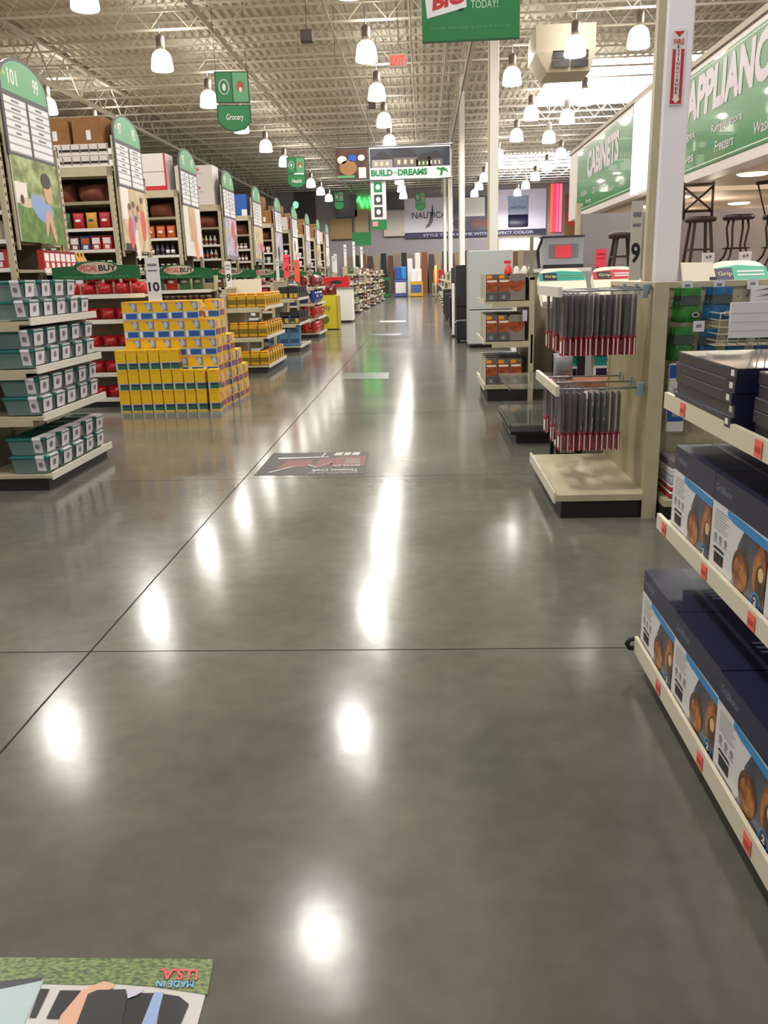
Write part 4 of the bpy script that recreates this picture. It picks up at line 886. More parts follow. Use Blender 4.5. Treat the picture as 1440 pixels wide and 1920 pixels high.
k = MB(); k.box(0, 0, .64, .72, .37, .695, M('rose_board', (178, 120, 100), .6, noise=.2, scale=7)); k.obj('table_top', t)
for x_, y_ in ((.02, .02), (.67, .02), (.02, .32), (.67, .32)): k = MB(); k.box(x_, y_, 0, x_ + .03, y_ + .03, .64, black); k.obj('leg', t)
k = MB(); k.box(-.012, 0, 0, .012, .02, .34, tag); lab(k.obj('shelf_flag', None, (1.275, 10.15, .45)), 'narrow salmon flag hanging on the beige post of the orange carton unit', 'flag')
# glass shelf rack
gl = M('shelf_glass', (150, 160, 150), 0.05, alpha=0.32, coat=1.0)
t = thing('glass_rack', 'low black rack with bare smoked glass shelves', 'rack', (.76, 7.45, 0))
k = MB(); k.box(.06, .05, 0, .56, 1.20, .09, kick); k.box(0, 0, .09, .58, 1.22, .12, black); k.obj('base', t)
for z_ in (.17, .50): k = MB(); k.box(.0, .0, z_, .55, 1.2, z_ + .012, gl); k.obj('glass_shelf', t); k = MB(); k.box(-.01, -.0, z_ - .012, .0, 1.2, z_ + .016, M('bronze_edge', (70, 58, 48), .3)); k.obj('shelf_edge', t)
for y_ in (0, 1.17): k = MB(); k.box(.53, y_, .12, .57, y_ + .04, 1.28, black); k.obj('post', t)
k = MB(); k.box(.535, .04, 1.24, .565, 1.17, 1.27, black); k.obj('top_bar', t)
# ------------------------------------------------------------------ unit with orange cartons
gondola('shelf_unit', 'beige end unit with orange picture cartons on three decks', 0.70, 1.25, 10.15, 11.5, (0.72, 1.19), 1.45, deck_z=0.2, kz=.15, post_y=(0.0, 1.31))
k = MB(); k.box(.75, 10.3, 1.452, 1.3, 11.5, 1.466, steel); lab(k.obj('metal_ledge'), 'thin silver ledge across the top of the orange carton unit', 'ledge')
og = M('orange_food', (176, 84, 40), .45, rgb2=(120, 50, 26), scale=18); cg = M('carton_grey', (104, 96, 92), .5)
oc = carton(.142, .2, .30, cg, ((.06, .34, .94, .84, og), (.06, .84, .5, .97, yor), (.1, .70, .9, .78, cream), (0, 0, 1, .30, M('carton_slate2', (84, 82, 84))), (.3, .05, .6, .2, M('carton_mist', (140, 136, 134)))))
oc.quad((-.0718, .0, .0), (-.0718, .2, .0), (-.0718, .2, .3), (-.0718, .0, .3), M('carton_side', (196, 190, 172)))
ocp = Proto(lab(oc.obj('orange_carton'), 'x', 'carton'))
ob = carton(.21, .2, .30, M('carton_taupe', (134, 124, 112), .5), ((.04, .05, .96, .95, M('carton_taupe')),)); ob.disc((.0, -.003, .22), X_, Z_, .10, .12, og, 16, PI, 2 * PI); obp = Proto(lab(ob.obj('bowl_carton'), 'x', 'carton'))
for li, z_ in enumerate((.205, .725, 1.195)):
    hh = 1.0
    for q in range(4):
        for i in range(2): ocp.at((.80 + i * .147, 10.19 + q * .28, z_), 0, 'orange picture carton, %s from the aisle, %s row back on the %s deck' % (ordn(i), ordn(q), ['bottom', 'middle', 'top'][li]), 'orange picture cartons')
        if li or q: obp.at((1.09, 10.19 + q * .28, z_), 0, 'taupe carton with a bowl picture, %s row back on the %s deck' % (ordn(q), ['bottom', 'middle', 'top'][li]), 'taupe bowl cartons')
        else: ocp.at((1.094, 10.19, z_), 0, 'orange picture carton nearest the beige post on the bottom deck', 'orange picture cartons')
k = MB(); k.box(1.16, 10.14, .95, 1.215, 10.145, 1.08, M('lilac_tag', (200, 190, 206))); lab(k.obj('price_card'), 'lilac price card between the middle and top decks of orange cartons', 'price card')
t = thing('red_bottle', 'red spray bottle standing on the silver ledge', 'bottle', (1.02, 10.5, 1.466)); k = MB(); k.lathe([(.045, 0), (.048, .02), (.046, .09), (.02, .13), (.02, .15)], M('spray_red', (220, 60, 34), .3), 14); k.obj('body', t); k = MB(); k.box(-.05, -.015, .15, .03, .015, .185, M('spray_red')); k.obj('trigger_head', t)
for i, (x_, m_, nm) in enumerate(((1.16, white, 'white'), (1.26, cream, 'cream'), (1.34, steel, 'silver'))): k = MB(); k.lathe([(.035, 0), (.04, .03), (.03, .10), (.012, .12)], m_, 12); lab(k.obj('bottle', None, (x_, 10.9, 1.466)), '%s bottle on the silver ledge behind the red spray bottle' % nm, 'bottle')
price_post('flag_pole', (1.285, 10.4, 1.466), .045, .45, M('pole_olive', (140, 140, 110)), 'slim olive upright sign rising over the orange carton unit', '')
# fridges and dark appliances further on
def fridge(name, label, loc, w_, d_, h_, m, hm=steel):
    t = thing(name, label, 'refrigerator', loc); k = MB(); k.bbox(0, .06, .06, w_, d_, h_, m, .012); k.box(.03, .1, 0, w_ - .03, d_ - .05, .06, kick); k.obj('cabinet', t)
    for nm, za, zb in (('door', h_ * .40, h_ - .01), ('freezer_drawer', .08, h_ * .39)):
        k = MB(); k.bbox(.004, .0, za, w_ - .004, .055, zb, m, .012); dr = k.obj(nm, t)
        k = MB(); k.tube([(w_ - .09, -.0, za + .12), (w_ - .09, -.045, za + .14), (w_ - .09, -.045, min(zb - .1, za + .8)), (w_ - .09, 0, min(zb - .08, za + .82))], .012, hm, 8); k.obj('handle', dr)
    return t
fr = M('fridge_grey', (176, 182, 182), .35)
fridge('refrigerator', 'pale grey refrigerator standing behind the orange carton unit', (.92, 17.9, 0), .92, .8, 1.98, fr, M('handle_grey', (120, 122, 126), .4))
fridge('refrigerator', 'black refrigerator just past the pale grey one', (.84, 22.6, 0), .8, .75, 1.75, black)
fridge('refrigerator', 'dark stainless refrigerator farther past the black one', (.84, 26.2, 0), .8, .75, 1.72, M('dark_steel', (80, 80, 84), .3, .6))
k = MB(); k.box(.70, 21.3, 0.05, .75, 21.9, 1.3, white, .01); k.box(.66, 21.2, 0, .86, 22.0, .05, kick); lab(k.obj('white_stand'), 'narrow white upright stand at the floor edge before the black refrigerator', 'stand')
for i, (y_, h_) in enumerate(((19.3, .5), (20.3, .42), (24.6, .9), (29.5, .9), (32.5, 1.0))):
    k = MB(); k.bbox(0, 0, .08, .5, .5, h_, dark if i % 2 else black, .02); 
    for a_, b_ in ((.06, .06), (.44, .06), (.06, .44), (.44, .44)): k.tube([(a_, b_, 0), (a_, b_, .1)], .02, ink, 6)
    lab(k.obj('floor_appliance', None, (.72, y_, 0)), 'dark low appliance on the right floor edge, %s beyond the pale refrigerator' % ordn(i), 'appliance', 'dark low appliances')
for n_ in range(5):
    y = 36.5 + n_ * 5.0
    gondola('shelf_unit', 'distant right end shelf unit, %s beyond the dark appliances' % ordn(n_), 0.85 + .03 * n_, 1.4, y, y + 1.6, (0.5, 0.9, 1.3), 1.7, rail=lipw, group='distant right end units')
    for li, z in enumerate((0.13, .505, .905, 1.305)):
        for i in range(4): c_ = [5, 8, 5, 4][(i + n_ + li) % 4]; ITEM('box', c_, (1.0 + .03 * n_, y + .2 + i * .36, z), '%s box, %s along the %s shelf up, %s distant unit across the aisle' % (CN[c_], ordn(i), ordn(li), ordn(n_)), 'goods on the distant right units', -PI / 2)
# countertop oven with tag, walls and stools behind
t = thing('display_oven', 'silver countertop oven with a pink tag on its door', 'oven', (1.56, 11.4, 1.578))
k = MB(); k.bbox(0, 0, 0, .52, .35, .36, M('oven_grey', (164, 164, 168), .4), .01); k.box(-.01, -.01, .355, .53, .36, .375, dark); k.box(0, -.01, -.03, .52, .0, .015, ink); k.obj('body', t)
k = MB(); k.box(.07, -.006, .10, .45, 0, .27, grey); d_ = k.obj('door_window', t); k = MB(); k.box(.15, -.012, .10, .36, -.007, .255, pink); k.obj('pink_tag', d_)
k = MB(); k.tube([(-.04, .1, -.02), (-.06, .1, .2), (.0, .1, .36)], .02, black, 8); k.obj('power_cord', t)
t = thing('display_counter', 'white topped counter carrying the silver oven', 'counter', (1.35, 11.34, 0)); k = MB(); k.box(0, .02, 0, .8, .6, 1.50, beige_dk); k.obj('body', t); k = MB(); k.box(-.03, 0, 1.50, .83, .62, 1.545, white); k.obj('counter_top', t)
for i in range(7): ITEM('jar', [5, 9, 0, 5, 8, 5, 9][i], (1.42 + i * .1, 11.36, 1.546 - .12), 'small jar on the counter under the silver oven, %s from the left' % ordn(i), 'small jars under the oven') if False else None
plat = M('platform_grey', (150, 144, 146), .7)
k = MB(); k.box(2.15, 12.2, 0, 9, 12.32, 2.26, plat); k.box(2.12, 12.18, 0, 2.17, 12.34, 2.40, beige); lab(k.obj('display_wall'), 'low grey display wall behind the bar stools', 'wall')
k = MB(); k.box(1.85, 8.7, 0, 5.5, 11.28, 1.50, plat); lab(k.obj('display_platform'), 'raised grey platform carrying the bar stools', 'platform')
wood = M('stool_wood', (58, 38, 32), .45); iron = M('stool_iron', (52, 40, 36), .4, .3); leath = M('stool_seat', (50, 34, 32), .3)
def stool(name, label, loc, h_, r0, r1, seatr, metal=True, back=None, rz=0.0):
    t = thing(name, label, 'stool', loc, rz)
    k = MB(); k.lathe([(seatr * .9, h_ - .06), (seatr, h_ - .045), (seatr, h_ - .015), (seatr * .93, h_), (seatr * .5, h_ + .008), (0, h_ + .008)], leath if metal else wood, 22); k.obj('seat', t)
    for q in range(4):
        a_ = PI / 4 + q * PI / 2; c_, s_ = math.cos(a_), math.sin(a_); k = MB()
        if metal: k.tube([(c_ * r0, s_ * r0, h_ - .05), (c_ * (r0 + .02), s_ * (r0 + .02), h_ * .75), (c_ * (r0 - .015), s_ * (r0 - .015), h_ * .42), (c_ * (r0 + .03), s_ * (r0 + .03), h_ * .2), (c_ * r1, s_ * r1, 0)], .013, iron, 8)
        else: k.tube([(c_ * r0, s_ * r0, h_ - .05), (c_ * r1, s_ * r1, 0)], .022, wood, 4, smooth=False)
        k.obj('leg', t)
    k = MB(); zz = h_ * .36; rr = r0 + (r1 - r0) * (.25 if metal else .64)
    if metal: k.tube([(rr * math.cos(2 * PI * i / 20), rr * math.sin(2 * PI * i / 20), zz) for i in range(21)], .009, iron, 6)
    else:
        for q in range(4):
            a_ = PI / 4 + q * PI / 2; b_ = a_ + PI / 2; k.tube([(rr * math.cos(a_), rr * math.sin(a_), zz), (rr * math.cos(b_), rr * math.sin(b_), zz)], .014, wood, 4, smooth=False)
    k.obj('foot_ring', t)
    if back:
        k = MB()
        if back == 'cross':
            for s_ in (-1, 1): k.tube([(s_ * seatr * .9, seatr * .6, h_ - .02), (s_ * seatr * .95, seatr * .9, h_ + .42)], .018, wood, 4); k.tube([(s_ * seatr * .9, seatr * .65, h_ + .08), (-s_ * seatr * .9, seatr * .88, h_ + .36)], .016, wood, 4)
            for z_ in (.08, .39): k.tube([(-seatr * .95, seatr * .75, h_ + z_), (seatr * .95, seatr * .75, h_ + z_)], .022, wood, 4)
        else:
            for x_ in (-.17, -.06, .06, .17): k.tube([(x_ * .7, seatr * .5, h_ - .02), (x_, seatr * .8, h_ + .2), (x_ * 1.3, seatr * .9, h_ + .38)], .010, iron, 6)
            k.tube([(-.24, seatr * .85, h_ + .38), (0, seatr * 1.05, h_ + .40), (.24, seatr * .85, h_ + .38)], .022, wood, 6)
        k.obj('backrest', t)
    return t
stool('bar_stool', 'dark stool with crossed wooden back right beside the white column', (3.42, 10.98, 1.5), .60, .13, .2, .19, False, 'cross')
stool('bar_stool', 'backless swivel stool with curved iron legs and a white price card', (3.88, 10.98, 1.5), .61, .12, .27, .185)
stool('bar_stool', 'iron stool with spindle back at the right picture edge', (4.36, 10.98, 1.5), .60, .12, .25, .18, True, 'spindle')
stool('bar_stool', 'square dark wooden stool left of the white column', (2.03, 9.0, 1.5), .37, .09, .15, .14, False)
for x_, y_, tx in ((3.89, 10.66, 'white price card hung on the backless swivel stool'), (3.45, 10.66, 'white price card below the cross back stool')):
    k = MB(); k.box(-.07, 0, 0, .07, .03, .17, whitec); k.text('69', (-.035, -.001, .10), X_, Z_, .07, .04, ink, .02); k.quad((-.04, -.001, .03), (.04, -.001, .03), (.04, -.001, .04), (-.04, -.001, .04), tag); lab(k.obj('price_card', None, (x_, y_, 1.501)), tx, 'price card')
price_post('price_sign', (1.62, 8.0, 1.42), .10, .27, pink, 'pink price card reading 24 left of the square wooden stool', '24', th=.2, stem=1.42)
k = MB(); k.box(4.0, 10.0, 1.50, 4.16, 10.12, 1.60, M('box_green', (30, 130, 70))); lab(k.obj('green_box'), 'small green box on the platform by the swivel stool', 'box')
# ------------------------------------------------------------------ department signs and canopies
sgm = M('department_green', (56, 138, 78), 0.22, coat=.6); wf = M('sign_frame_white', (222, 214, 208), .4)
def dept(name, label, y_far, y_near, g_far, g_near, z0, z1, lit=None):
    t = thing(name, label, 'sign', (3.6, y_near, 0)); L = y_far - y_near
    k = MB(); k.box(0, 0, z0, .25, L, z1, wf); k.box(-.03, 0, z1 - .02, .25, L, z1 + .05, M('sign_cap', (190, 178, 160))); k.obj('sign_box', t)
    k = MB(); k.box(-.012, g_near - y_near, z0 + .12, -.002, g_far - y_near, z1 - .10, sgm)
    for zz in (z0 + .15, z1 - .14): k.box(-.0135, g_near - y_near + .03, zz, -.0125, g_far - y_near - .03, zz + .012, white)
    k.obj('green_panel', t); return t
def wtxt(k, s_, yl, yr, z_, h_, bold=.02): k.text(s_, (-.016, yl, z_), -Y_, Z_, yl - yr, h_, M('sign_letter', (214, 202, 208), .4), bold)
t = dept('department_sign', 'long green appliances sign at the upper right', 13.4, 7.0, 13.1, 7.3, 2.62, 4.05)
k = MB(); Y0 = 7.0
def L1(t_, s_, yl, yr, z_, h_, b_):
    k = MB(); wtxt(k, s_, yl, yr, z_, h_, b_); k.obj('lettering', t_)
wtxt(k, 'APPLIANCES', 12.45 - Y0, 9.0 - Y0, 3.36, .52, .05)
for s_, a_, b_, z_ in (('Ranges', 12.75, 12.0, 3.13), ('Stoves', 12.75, 12.0, 2.86), ('Refrigerators', 11.33, 10.3, 3.06), ('Freezers', 11.15, 10.52, 2.85), ('Washers', 9.92, 9.2, 2.86), ('Dryers', 9.0, 8.4, 3.06)): L1(t, s_, a_ - Y0, b_ - Y0, z_, .13, .01)
k.obj('lettering', t)
t = dept('department_sign', 'green cabinets sign with lamp glare on its white end', 21.9, 14.2, 20.75, 15.5, 2.70, 4.22)
k = MB(); Y0 = 14.2
wtxt(k, 'CABINETS', 19.55 - Y0, 16.5 - Y0, 3.44, .54, .05)
for s_, a_, b_, z_ in (('Kitchen', 20.2, 19.5, 3.12), ('COUNTERTOPS', 18.9, 17.5, 3.08), ('Bath', 16.8, 16.4, 3.2), ('Vanity', 20.45, 19.9, 2.88), ('Pantry', 19.6, 19.0, 2.9), ('Laundry', 17.3, 16.7, 2.94), ('Office', 16.4, 15.9, 2.96)): L1(t, s_, a_ - Y0, b_ - Y0, z_, .12, .01)
k.obj('lettering', t)
k = MB(); k.box(-.014, .02, 2.74, -.002, 1.26, 4.18, M('glare_panel', (255, 250, 246), .5, emit=2.6)); lab(k.obj('glare_panel', t), 'white end panel with lamp glare put in as glow')  # glare of a nearby lamp on the white margin, put in as emission
cano = M('canopy_white', (216, 196, 170), .6)
for i, (y0, y1) in enumerate(((7.0, 13.4), (14.2, 22.0))):
    t = thing('canopy', ['low white canopy with round lights under the appliances sign', 'low white canopy with round lights behind the cabinets sign'][i], 'canopy', (3.86, y0, 2.66)); k = MB(); k.box(0, 0, 0, 9.0, y1 - y0, .12, cano)
    k.obj('canopy_slab', t)
    for c in range(4):
        for r_ in range(3 if i == 0 else 4):
            x_, y_ = .45 + c * 1.7, .9 + r_ * 1.95; k = MB(); k.lathe([(.0, -.022), (.16, -.022), (.19, -.01), (.2, 0)], M('puck_glow', (255, 238, 214), .4, emit=7), 20, (x_, y_, 0)); k.obj('puck_light', t)
    ld = bpy.data.lights.new('canopy_light', 'AREA'); ld.shape = 'RECTANGLE'; ld.size = 7; ld.size_y = y1 - y0 - .8; ld.energy = CANOPY_W; ld.color = (1, .80, .58)
    lo = bpy.data.objects.new('canopy_light', ld); C.objects.link(lo); lo.parent = t; lo.location = (4.3, (y1 - y0) / 2, -.04)
    pl = bpy.data.lights.new('canopy_fill', 'POINT'); pl.energy = 22; pl.color = (1, .82, .66); pl.shadow_soft_size = .12  # added point lights hung below the slab to brighten its underside
    for c in range(3):
        for r_ in range(2 if i == 0 else 3): lo = bpy.data.objects.new('canopy_fill', pl); C.objects.link(lo); lo.parent = t; lo.location = (1.3 + c * 2.4, 1.6 + r_ * 2.5, -.42)
k = MB(); k.box(13.2, 4, 0, 13.3, 30, 4.2, M('warm_wall', (170, 128, 92), .8)); lab(k.obj('partition_wall'), 'warm tan partition behind the lit canopies', 'wall')
k = MB(); k.box(6.2, 30, 0, 20, 30.1, 4.6, M('warm_wall')); lab(k.obj('partition_wall'), 'warm tan partition beyond the cabinets sign', 'wall')
# fire extinguisher sign on the column
t = thing('extinguisher_sign', 'white and red fire extinguisher sign on the near white column', 'sign', (1.562, 5.664, 2.466)); t.scale = (.86, 1, .84)
k = MB(); k.box(-.048, -.002, 0, .048, .002, .50, whitec); k.box(-.040, -.004, .01, .040, -.002, .37, red); k.box(-.018, -.0045, .03, .018, -.004, .40, whitec)
k.poly([(-.030, -.005, .045), (.030, -.005, .045), (0, -.005, .012)], whitec); k.poly([(-.036, -.004, .485), (.036, -.004, .485), (0, -.004, .45)], red); k.text('FIRE', (-.036, -.004, .40), X_, Z_, .072, .035, red, .02)
for i, c_ in enumerate('EXTINGUISHER'): k.text(c_, (-.010 if c_ != 'I' else -.003, -.006, .375 - i * .0275), X_, Z_, .020 if c_ != 'I' else .005, .021, ink, .01)
k.obj('sign_plate', t)
# ------------------------------------------------------------------ hanging signs over the aisle
def cord(k, x_, y_, z0): k.tube([(x_, y_, z0), (x_, y_, 9.98)], .006, ink, 5)
t = thing('hanging_banner', 'large green hanging banner with a tilted card and BIG CARD lettering', 'banner', (.49, 9.0, 3.69))
bg = M('banner_green', (24, 118, 60), .5)
k = MB(); k.box(-.47, 0, 0, .47, .012, 1.25, bg); k.box(-.47, -.004, -.01, .47, .016, .005, M('banner_edge', (14, 78, 40), .5))
k.poly([(-.42, -.002, .20), (-.04, -.002, .285), (-.06, -.002, .62), (-.46, -.002, .60)], whitec); k.text('BIG', (-.37, -.004, .262), Vector((.975, 0, .20)), Vector((.08, 0, 1)), .31, .14, red, .05)
k.quad((-.12, -.003, .25), (-.07, -.003, .26), (-.07, -.003, .28), (-.12, -.003, .27), navy)
for s_, z_, w_ in (('BIG CARD', .365, .38), ('TODAY!', .27, .26), ('Apply for a', .46, .36)): k.text(s_, (0.0, -.003, z_), X_, Z_, w_, .07, M('mint_letter', (170, 208, 176)) if s_ != 'Apply for a' else whitec, .01)
k.text('SAVE MORE EVERY DAY', (-.40, -.003, .10), X_, Z_, .78, .02, green_l); k.obj('banner_face', t)
k = MB(); cord(k, -.42, .006, 1.24); cord(k, .42, .006, 1.24); k2 = k.obj('hanging_cords', t)
for v in k2.data.vertices:
    if v.co.z > 6: v.co.z = 9.98 - 3.69
def hexsign(x_, y_, z_, w_, h_, txt, label, rz, icon=True):
    t = thing('department_pennant', label, 'sign', (x_, y_, z_), rz)
    pr_ = [(-w_ / 2, h_ * .17), (-w_ * .3, h_ * .04), (0, 0), (w_ * .3, h_ * .04), (w_ / 2, h_ * .17), (w_ / 2, h_ * .45), (-w_ / 2, h_ * .45)]
    k = MB(); k.prism(pr_, lambda u, v: (u, 0, v), lambda u, v: (u, .02, v), M('pennant_edge', (20, 70, 40), .5)); k.poly([(u * .92, -.002, v * .92 + h_ * .02) for u, v in pr_], green)
    if txt: k.text(txt, (-w_ * .26, -.004, h_ * .17), X_, Z_, w_ * .52, h_ * .13, whitec, .01, .15)
    k.obj('lower_board', t)
    k = MB(); k.box(-w_ / 2, 0, h_ * .48, w_ / 2, .02, h_, M('pennant_edge')); k.quad((-w_ * .46, -.002, h_ * .50), (-.02 * w_, -.002, h_ * .50), (-.02 * w_, -.002, h_ * .98), (-w_ * .46, -.002, h_ * .98), green); k.quad((.02 * w_, -.002, h_ * .50), (w_ * .46, -.002, h_ * .50), (w_ * .46, -.002, h_ * .98), (.02 * w_, -.002, h_ * .98), green_l)
    k.tube([(-w_ * .24 + w_ * .14 * math.cos(2 * PI * i / 18), -.006, h_ * .74 + w_ * .2 * math.sin(2 * PI * i / 18)) for i in range(19)], w_ * .015, whitec, 5); k.disc((-w_ * .24, -.004, h_ * .74), X_, Z_, w_ * .05, w_ * .1, whitec, 10)
    k.disc((w_ * .24, -.004, h_ * .75), X_, Z_, w_ * .12, w_ * .16, M('rusty_print', (170, 90, 60)), 12); k.disc((w_ * .24, -.005, h_ * .70), X_, Z_, w_ * .05, w_ * .07, palem, 10); k.obj('upper_board', t)
    k = MB(); H_ = 9.98 - z_
    for s_ in (-1, 1): k.tube([(s_ * w_ * .45, .01, h_), (s_ * w_ * .45, .01, H_)], .004, ink, 4)
    k.obj('hanging_cords', t)
hexsign(-3.13, 15, 3.93, .56, .92, 'Grocery', 'green pennant reading Grocery hanging over the left aisles', .18)
hexsign(-4.28, 30, 4.52, .62, .98, 'Health', 'green pennant behind the Grocery one, farther and lower', .15)
hexsign(-.18, 62, 5.95, .72, 1.2, '', 'small distant green pennant before the white lettered wall sign', .1)
hexsign(-5.72, 60, 6.05, .62, 1.15, '', 'distant green pennant left of the vertical banner', .1)
# exit sign
t = thing('exit_sign', 'red glowing exit sign hanging near the middle lamps', 'sign', (-.385, 16, 5.02))
ex = M('exit_red', (255, 48, 36), .5, emit=2.2)
k = MB(); k.box(-.16, 0, 0, .15, .05, .22, M('exit_body', (176, 150, 140), .5)); k.text('EXIT', (-.145, -.003, .035), X_, Z_, .25, .15, ex, .03); k.poly([(.115, -.003, .15), (.145, -.003, .11), (.115, -.003, .07)], ex); k.obj('face', t)
k = MB(); k.tube([(0, .025, .22), (0, .025, 4.1)], .006, steel, 5); k.obj('stem', t)
# build your dreams banner
t = thing('overhead_banner', 'wide overhead banner with a house picture and green BUILD YOUR DREAMS lettering', 'banner', (0, 30, 0))
hb = M('house_dark', (70, 76, 84), .5, rgb2=(46, 50, 60), scale=1.5); hs = M('house_siding', (150, 146, 140), .5)
k = MB(); k.box(-1.78, 0, 4.70, .95, .04, 5.70, whitec); k.quad((-1.76, -.003, 5.06), (.93, -.003, 5.06), (.93, -.003, 5.66), (-1.76, -.003, 5.66), hb)
for (x_, w_, z_, h_, m_) in ((-1.7, .7, 5.06, .42, hs), (-.95, .8, 5.08, .46, M('house_stone', (110, 104, 100))), (-.2, .5, 5.06, .34, M('house_green', (62, 84, 56))), (.2, .5, 5.06, .40, M('house_slate', (90, 92, 100)))):
    k.quad((x_, -.004, z_), (x_ + w_, -.004, z_), (x_ + w_, -.004, z_ + h_ * .6), (x_, -.004, z_ + h_ * .6), m_); k.poly([(x_ - .04, -.005, z_ + h_ * .6), (x_ + w_ + .04, -.005, z_ + h_ * .6), (x_ + w_ * .6, -.005, z_ + h_ * 1.2), (x_ + w_ * .4, -.005, z_ + h_ * 1.2)], M('house_roof', (56, 52, 56)))
    for q in range(3): k.quad((x_ + w_ * (.15 + q * .27), -.006, z_ + h_ * .15), (x_ + w_ * (.27 + q * .27), -.006, z_ + h_ * .15), (x_ + w_ * (.27 + q * .27), -.006, z_ + h_ * .45), (x_ + w_ * (.15 + q * .27), -.006, z_ + h_ * .45), M('house_glow', (206, 196, 170)))
gt = M('letter_green', (18, 132, 74), .5)
k.text('BUILD', (-1.74, -.004, 4.79), X_, Z_, .74, .21, gt, .055); k.text('your', (-.985, -.004, 4.83), X_, Z_, .14, .09, gt, .02); k.text('DREAMS', (-.83, -.004, 4.79), X_, Z_, 1.0, .21, gt, .055)
k.poly([(x_ * 1.0 + .62, -.004, z_ + 4.87) for x_, z_ in ((-.17, .12), (-.10, .145), (.0, .12), (.07, .15), (.16, .11), (.22, .05), (.26, -.04), (.16, .03), (.08, .04), (.06, -.03), (.05, -.10), (.0, -.13), (-.03, -.08), (.0, .0), (-.02, .06), (-.09, .07))], gt)
k.obj('house_panel', t)
k = MB(); k.box(-2.92, 0, 4.74, -1.84, .04, 5.68, M('kitchen_brown', (92, 54, 40), .5, rgb2=(56, 36, 32), scale=2.5))
for x_, z_, r_, m_ in ((-2.7, 5.35, .16, palem), (-2.35, 5.4, .14, blue), (-2.05, 5.4, .12, palem), (-2.5, 5.1, .3, M('kitchen_tan', (150, 112, 70)))): k.disc((x_, -.004, z_), X_, Z_, r_, r_ * .8, m_, 14)
k.quad((-2.9, -.004, 4.78), (-2.3, -.004, 4.78), (-2.3, -.004, 4.86), (-2.9, -.004, 4.86), green_l); k.quad((-2.15, -.005, 4.76), (-1.9, -.005, 4.76), (-1.9, -.005, 5.1), (-2.15, -.005, 5.1), palem); k.obj('kitchen_panel', t)
k = MB(); k.box(-1.77, .05, 3.08, -1.25, .07, 4.70, whitec)
for i, z_ in enumerate((4.32, 3.92, 3.52)): k.box(-1.66, .043, z_ - .02, -1.38, .05, z_ + .30, gt if i == 0 else M('icon_dark', (60, 64, 62))); k.disc((-1.52, .04, z_ + .14), X_, Z_, .08, .09, whitec, 12)
k.box(-1.77, .045, 3.08, -1.25, .05, 3.42, green); k.quad((-1.74, .04, 3.2), (-1.55, .04, 3.2), (-1.55, .04, 3.36), (-1.74, .04, 3.36), M('pale_pink', (214, 150, 150))); k.obj('vertical_drop', t)
k = MB(); k.tube([(-3.0, .02, 5.73), (1.02, .02, 5.73)], .035, steel, 6); k.tube([(-2.9, .02, 4.68), (1.02, .02, 4.68)], .03, steel, 6)
for x_ in (-2.8, -1.8, .9): k.tube([(x_, .02, 5.73), (x_, .02, 9.98)], .012, steel, 5)
k.obj('hanging_frame', t)
# ventilation unit under the roof
t = thing('ceiling_diffuser', 'boxy beige ventilation diffuser hung under the joists at the upper right', 'vent', (4.6, 30, 0)); vm = M('vent_beige', (206, 198, 176), .6)
k = MB(); loft(k, [[(-.5, 0, 7.75), (.9, 0, 7.75), (.9, 1.6, 7.75), (-.5, 1.6, 7.75)], [(-.9, -.2, 8.3), (1.0, -.2, 8.3), (1.0, 1.8, 8.3), (-.9, 1.8, 8.3)], [(-.9, -.2, 9.1), (1.0, -.2, 9.1), (1.0, 1.8, 9.1), (-.9, 1.8, 9.1)]], vm); k.obj('plenum', t)
k = MB()
for i in range(2):
    for q in range(2): k.box(-.35 + i * .6, -.2, 7.85 + q * .26, .18 + i * .6, -.14, 8.07 + q * .26, dark)
k.obj('louvre', t)
for i, (x_, y_, z_) in enumerate(((-2.95, 24.0, 7.6), (-2.0, 37.0, 8.3))):
    k = MB(); k.box(-.15, -.15, -.13, .15, .15, .13, M('speaker_grey', (92, 84, 78), .6)); k.tube([(0, 0, .1), (0, 0, 9.15 - z_)], .008, ink, 4); lab(k.obj('ceiling_speaker', None, (x_, y_, z_)), ['small dark box hung from the roof, nearer one right of the Grocery pennant', 'small dark box hung from the roof, farther one by the middle lamps'][i], 'speaker')
k = MB(); k.tube([(1.62, 15.5, 9.1), (1.45, 19.5, 7.8), (1.0, 32, 5.8)], .012, ink, 5); lab(k.obj('guy_cable'), 'thin black cable slanting down from the roof beside the white columns', 'cable')
# ------------------------------------------------------------------ far wall
FW = 79.9; s_ = FW / 75.0
t = thing('wall_sign', 'huge white sailing brand sign on the far wall with a navy slogan strip', 'sign', (0, FW, 0)); wl = M('far_sign_white', (206, 200, 210), .5)
k = MB(); k.box(-1.7, -.06, 5.35, 2.75, 0, 8.3, wl); k.text('NAUTICA', (-1.0, -.065, 6.55), X_, Z_, 3.1, .55, M('far_ink', (44, 46, 60)), .01)
for i, o_ in enumerate((0, .2, .42)): k.tube([(.2 + o_ * .8, -.07, 5.7 + o_ * .3), (.55 + o_ * .7, -.07, 6.2 + o_ * .3), (.8 + o_ * .25, -.07, 7.0 - o_ * .1), (.88, -.07, 7.7 - o_ * .8)], .035, M('far_ink'), 5)
k.obj('name_panel', t)
k = MB(); k.box(2.8, -.06, 5.35, 6.4, 0, 8.35, M('room_photo', (96, 96, 108), .5, rgb2=(60, 62, 74), scale=.8)); k.box(3.7, -.07, 6.6, 5.6, -.06, 8.2, palem)
for x_ in (3.0, 4.6, 5.6): k.disc((x_ + .2, -.08, 6.0), X_, Z_, .5, .4, [dark, M('room_sofa', (110, 72, 66)), dark][int((x_ - 3) / 1.3)], 12)
k.obj('room_photo', t)
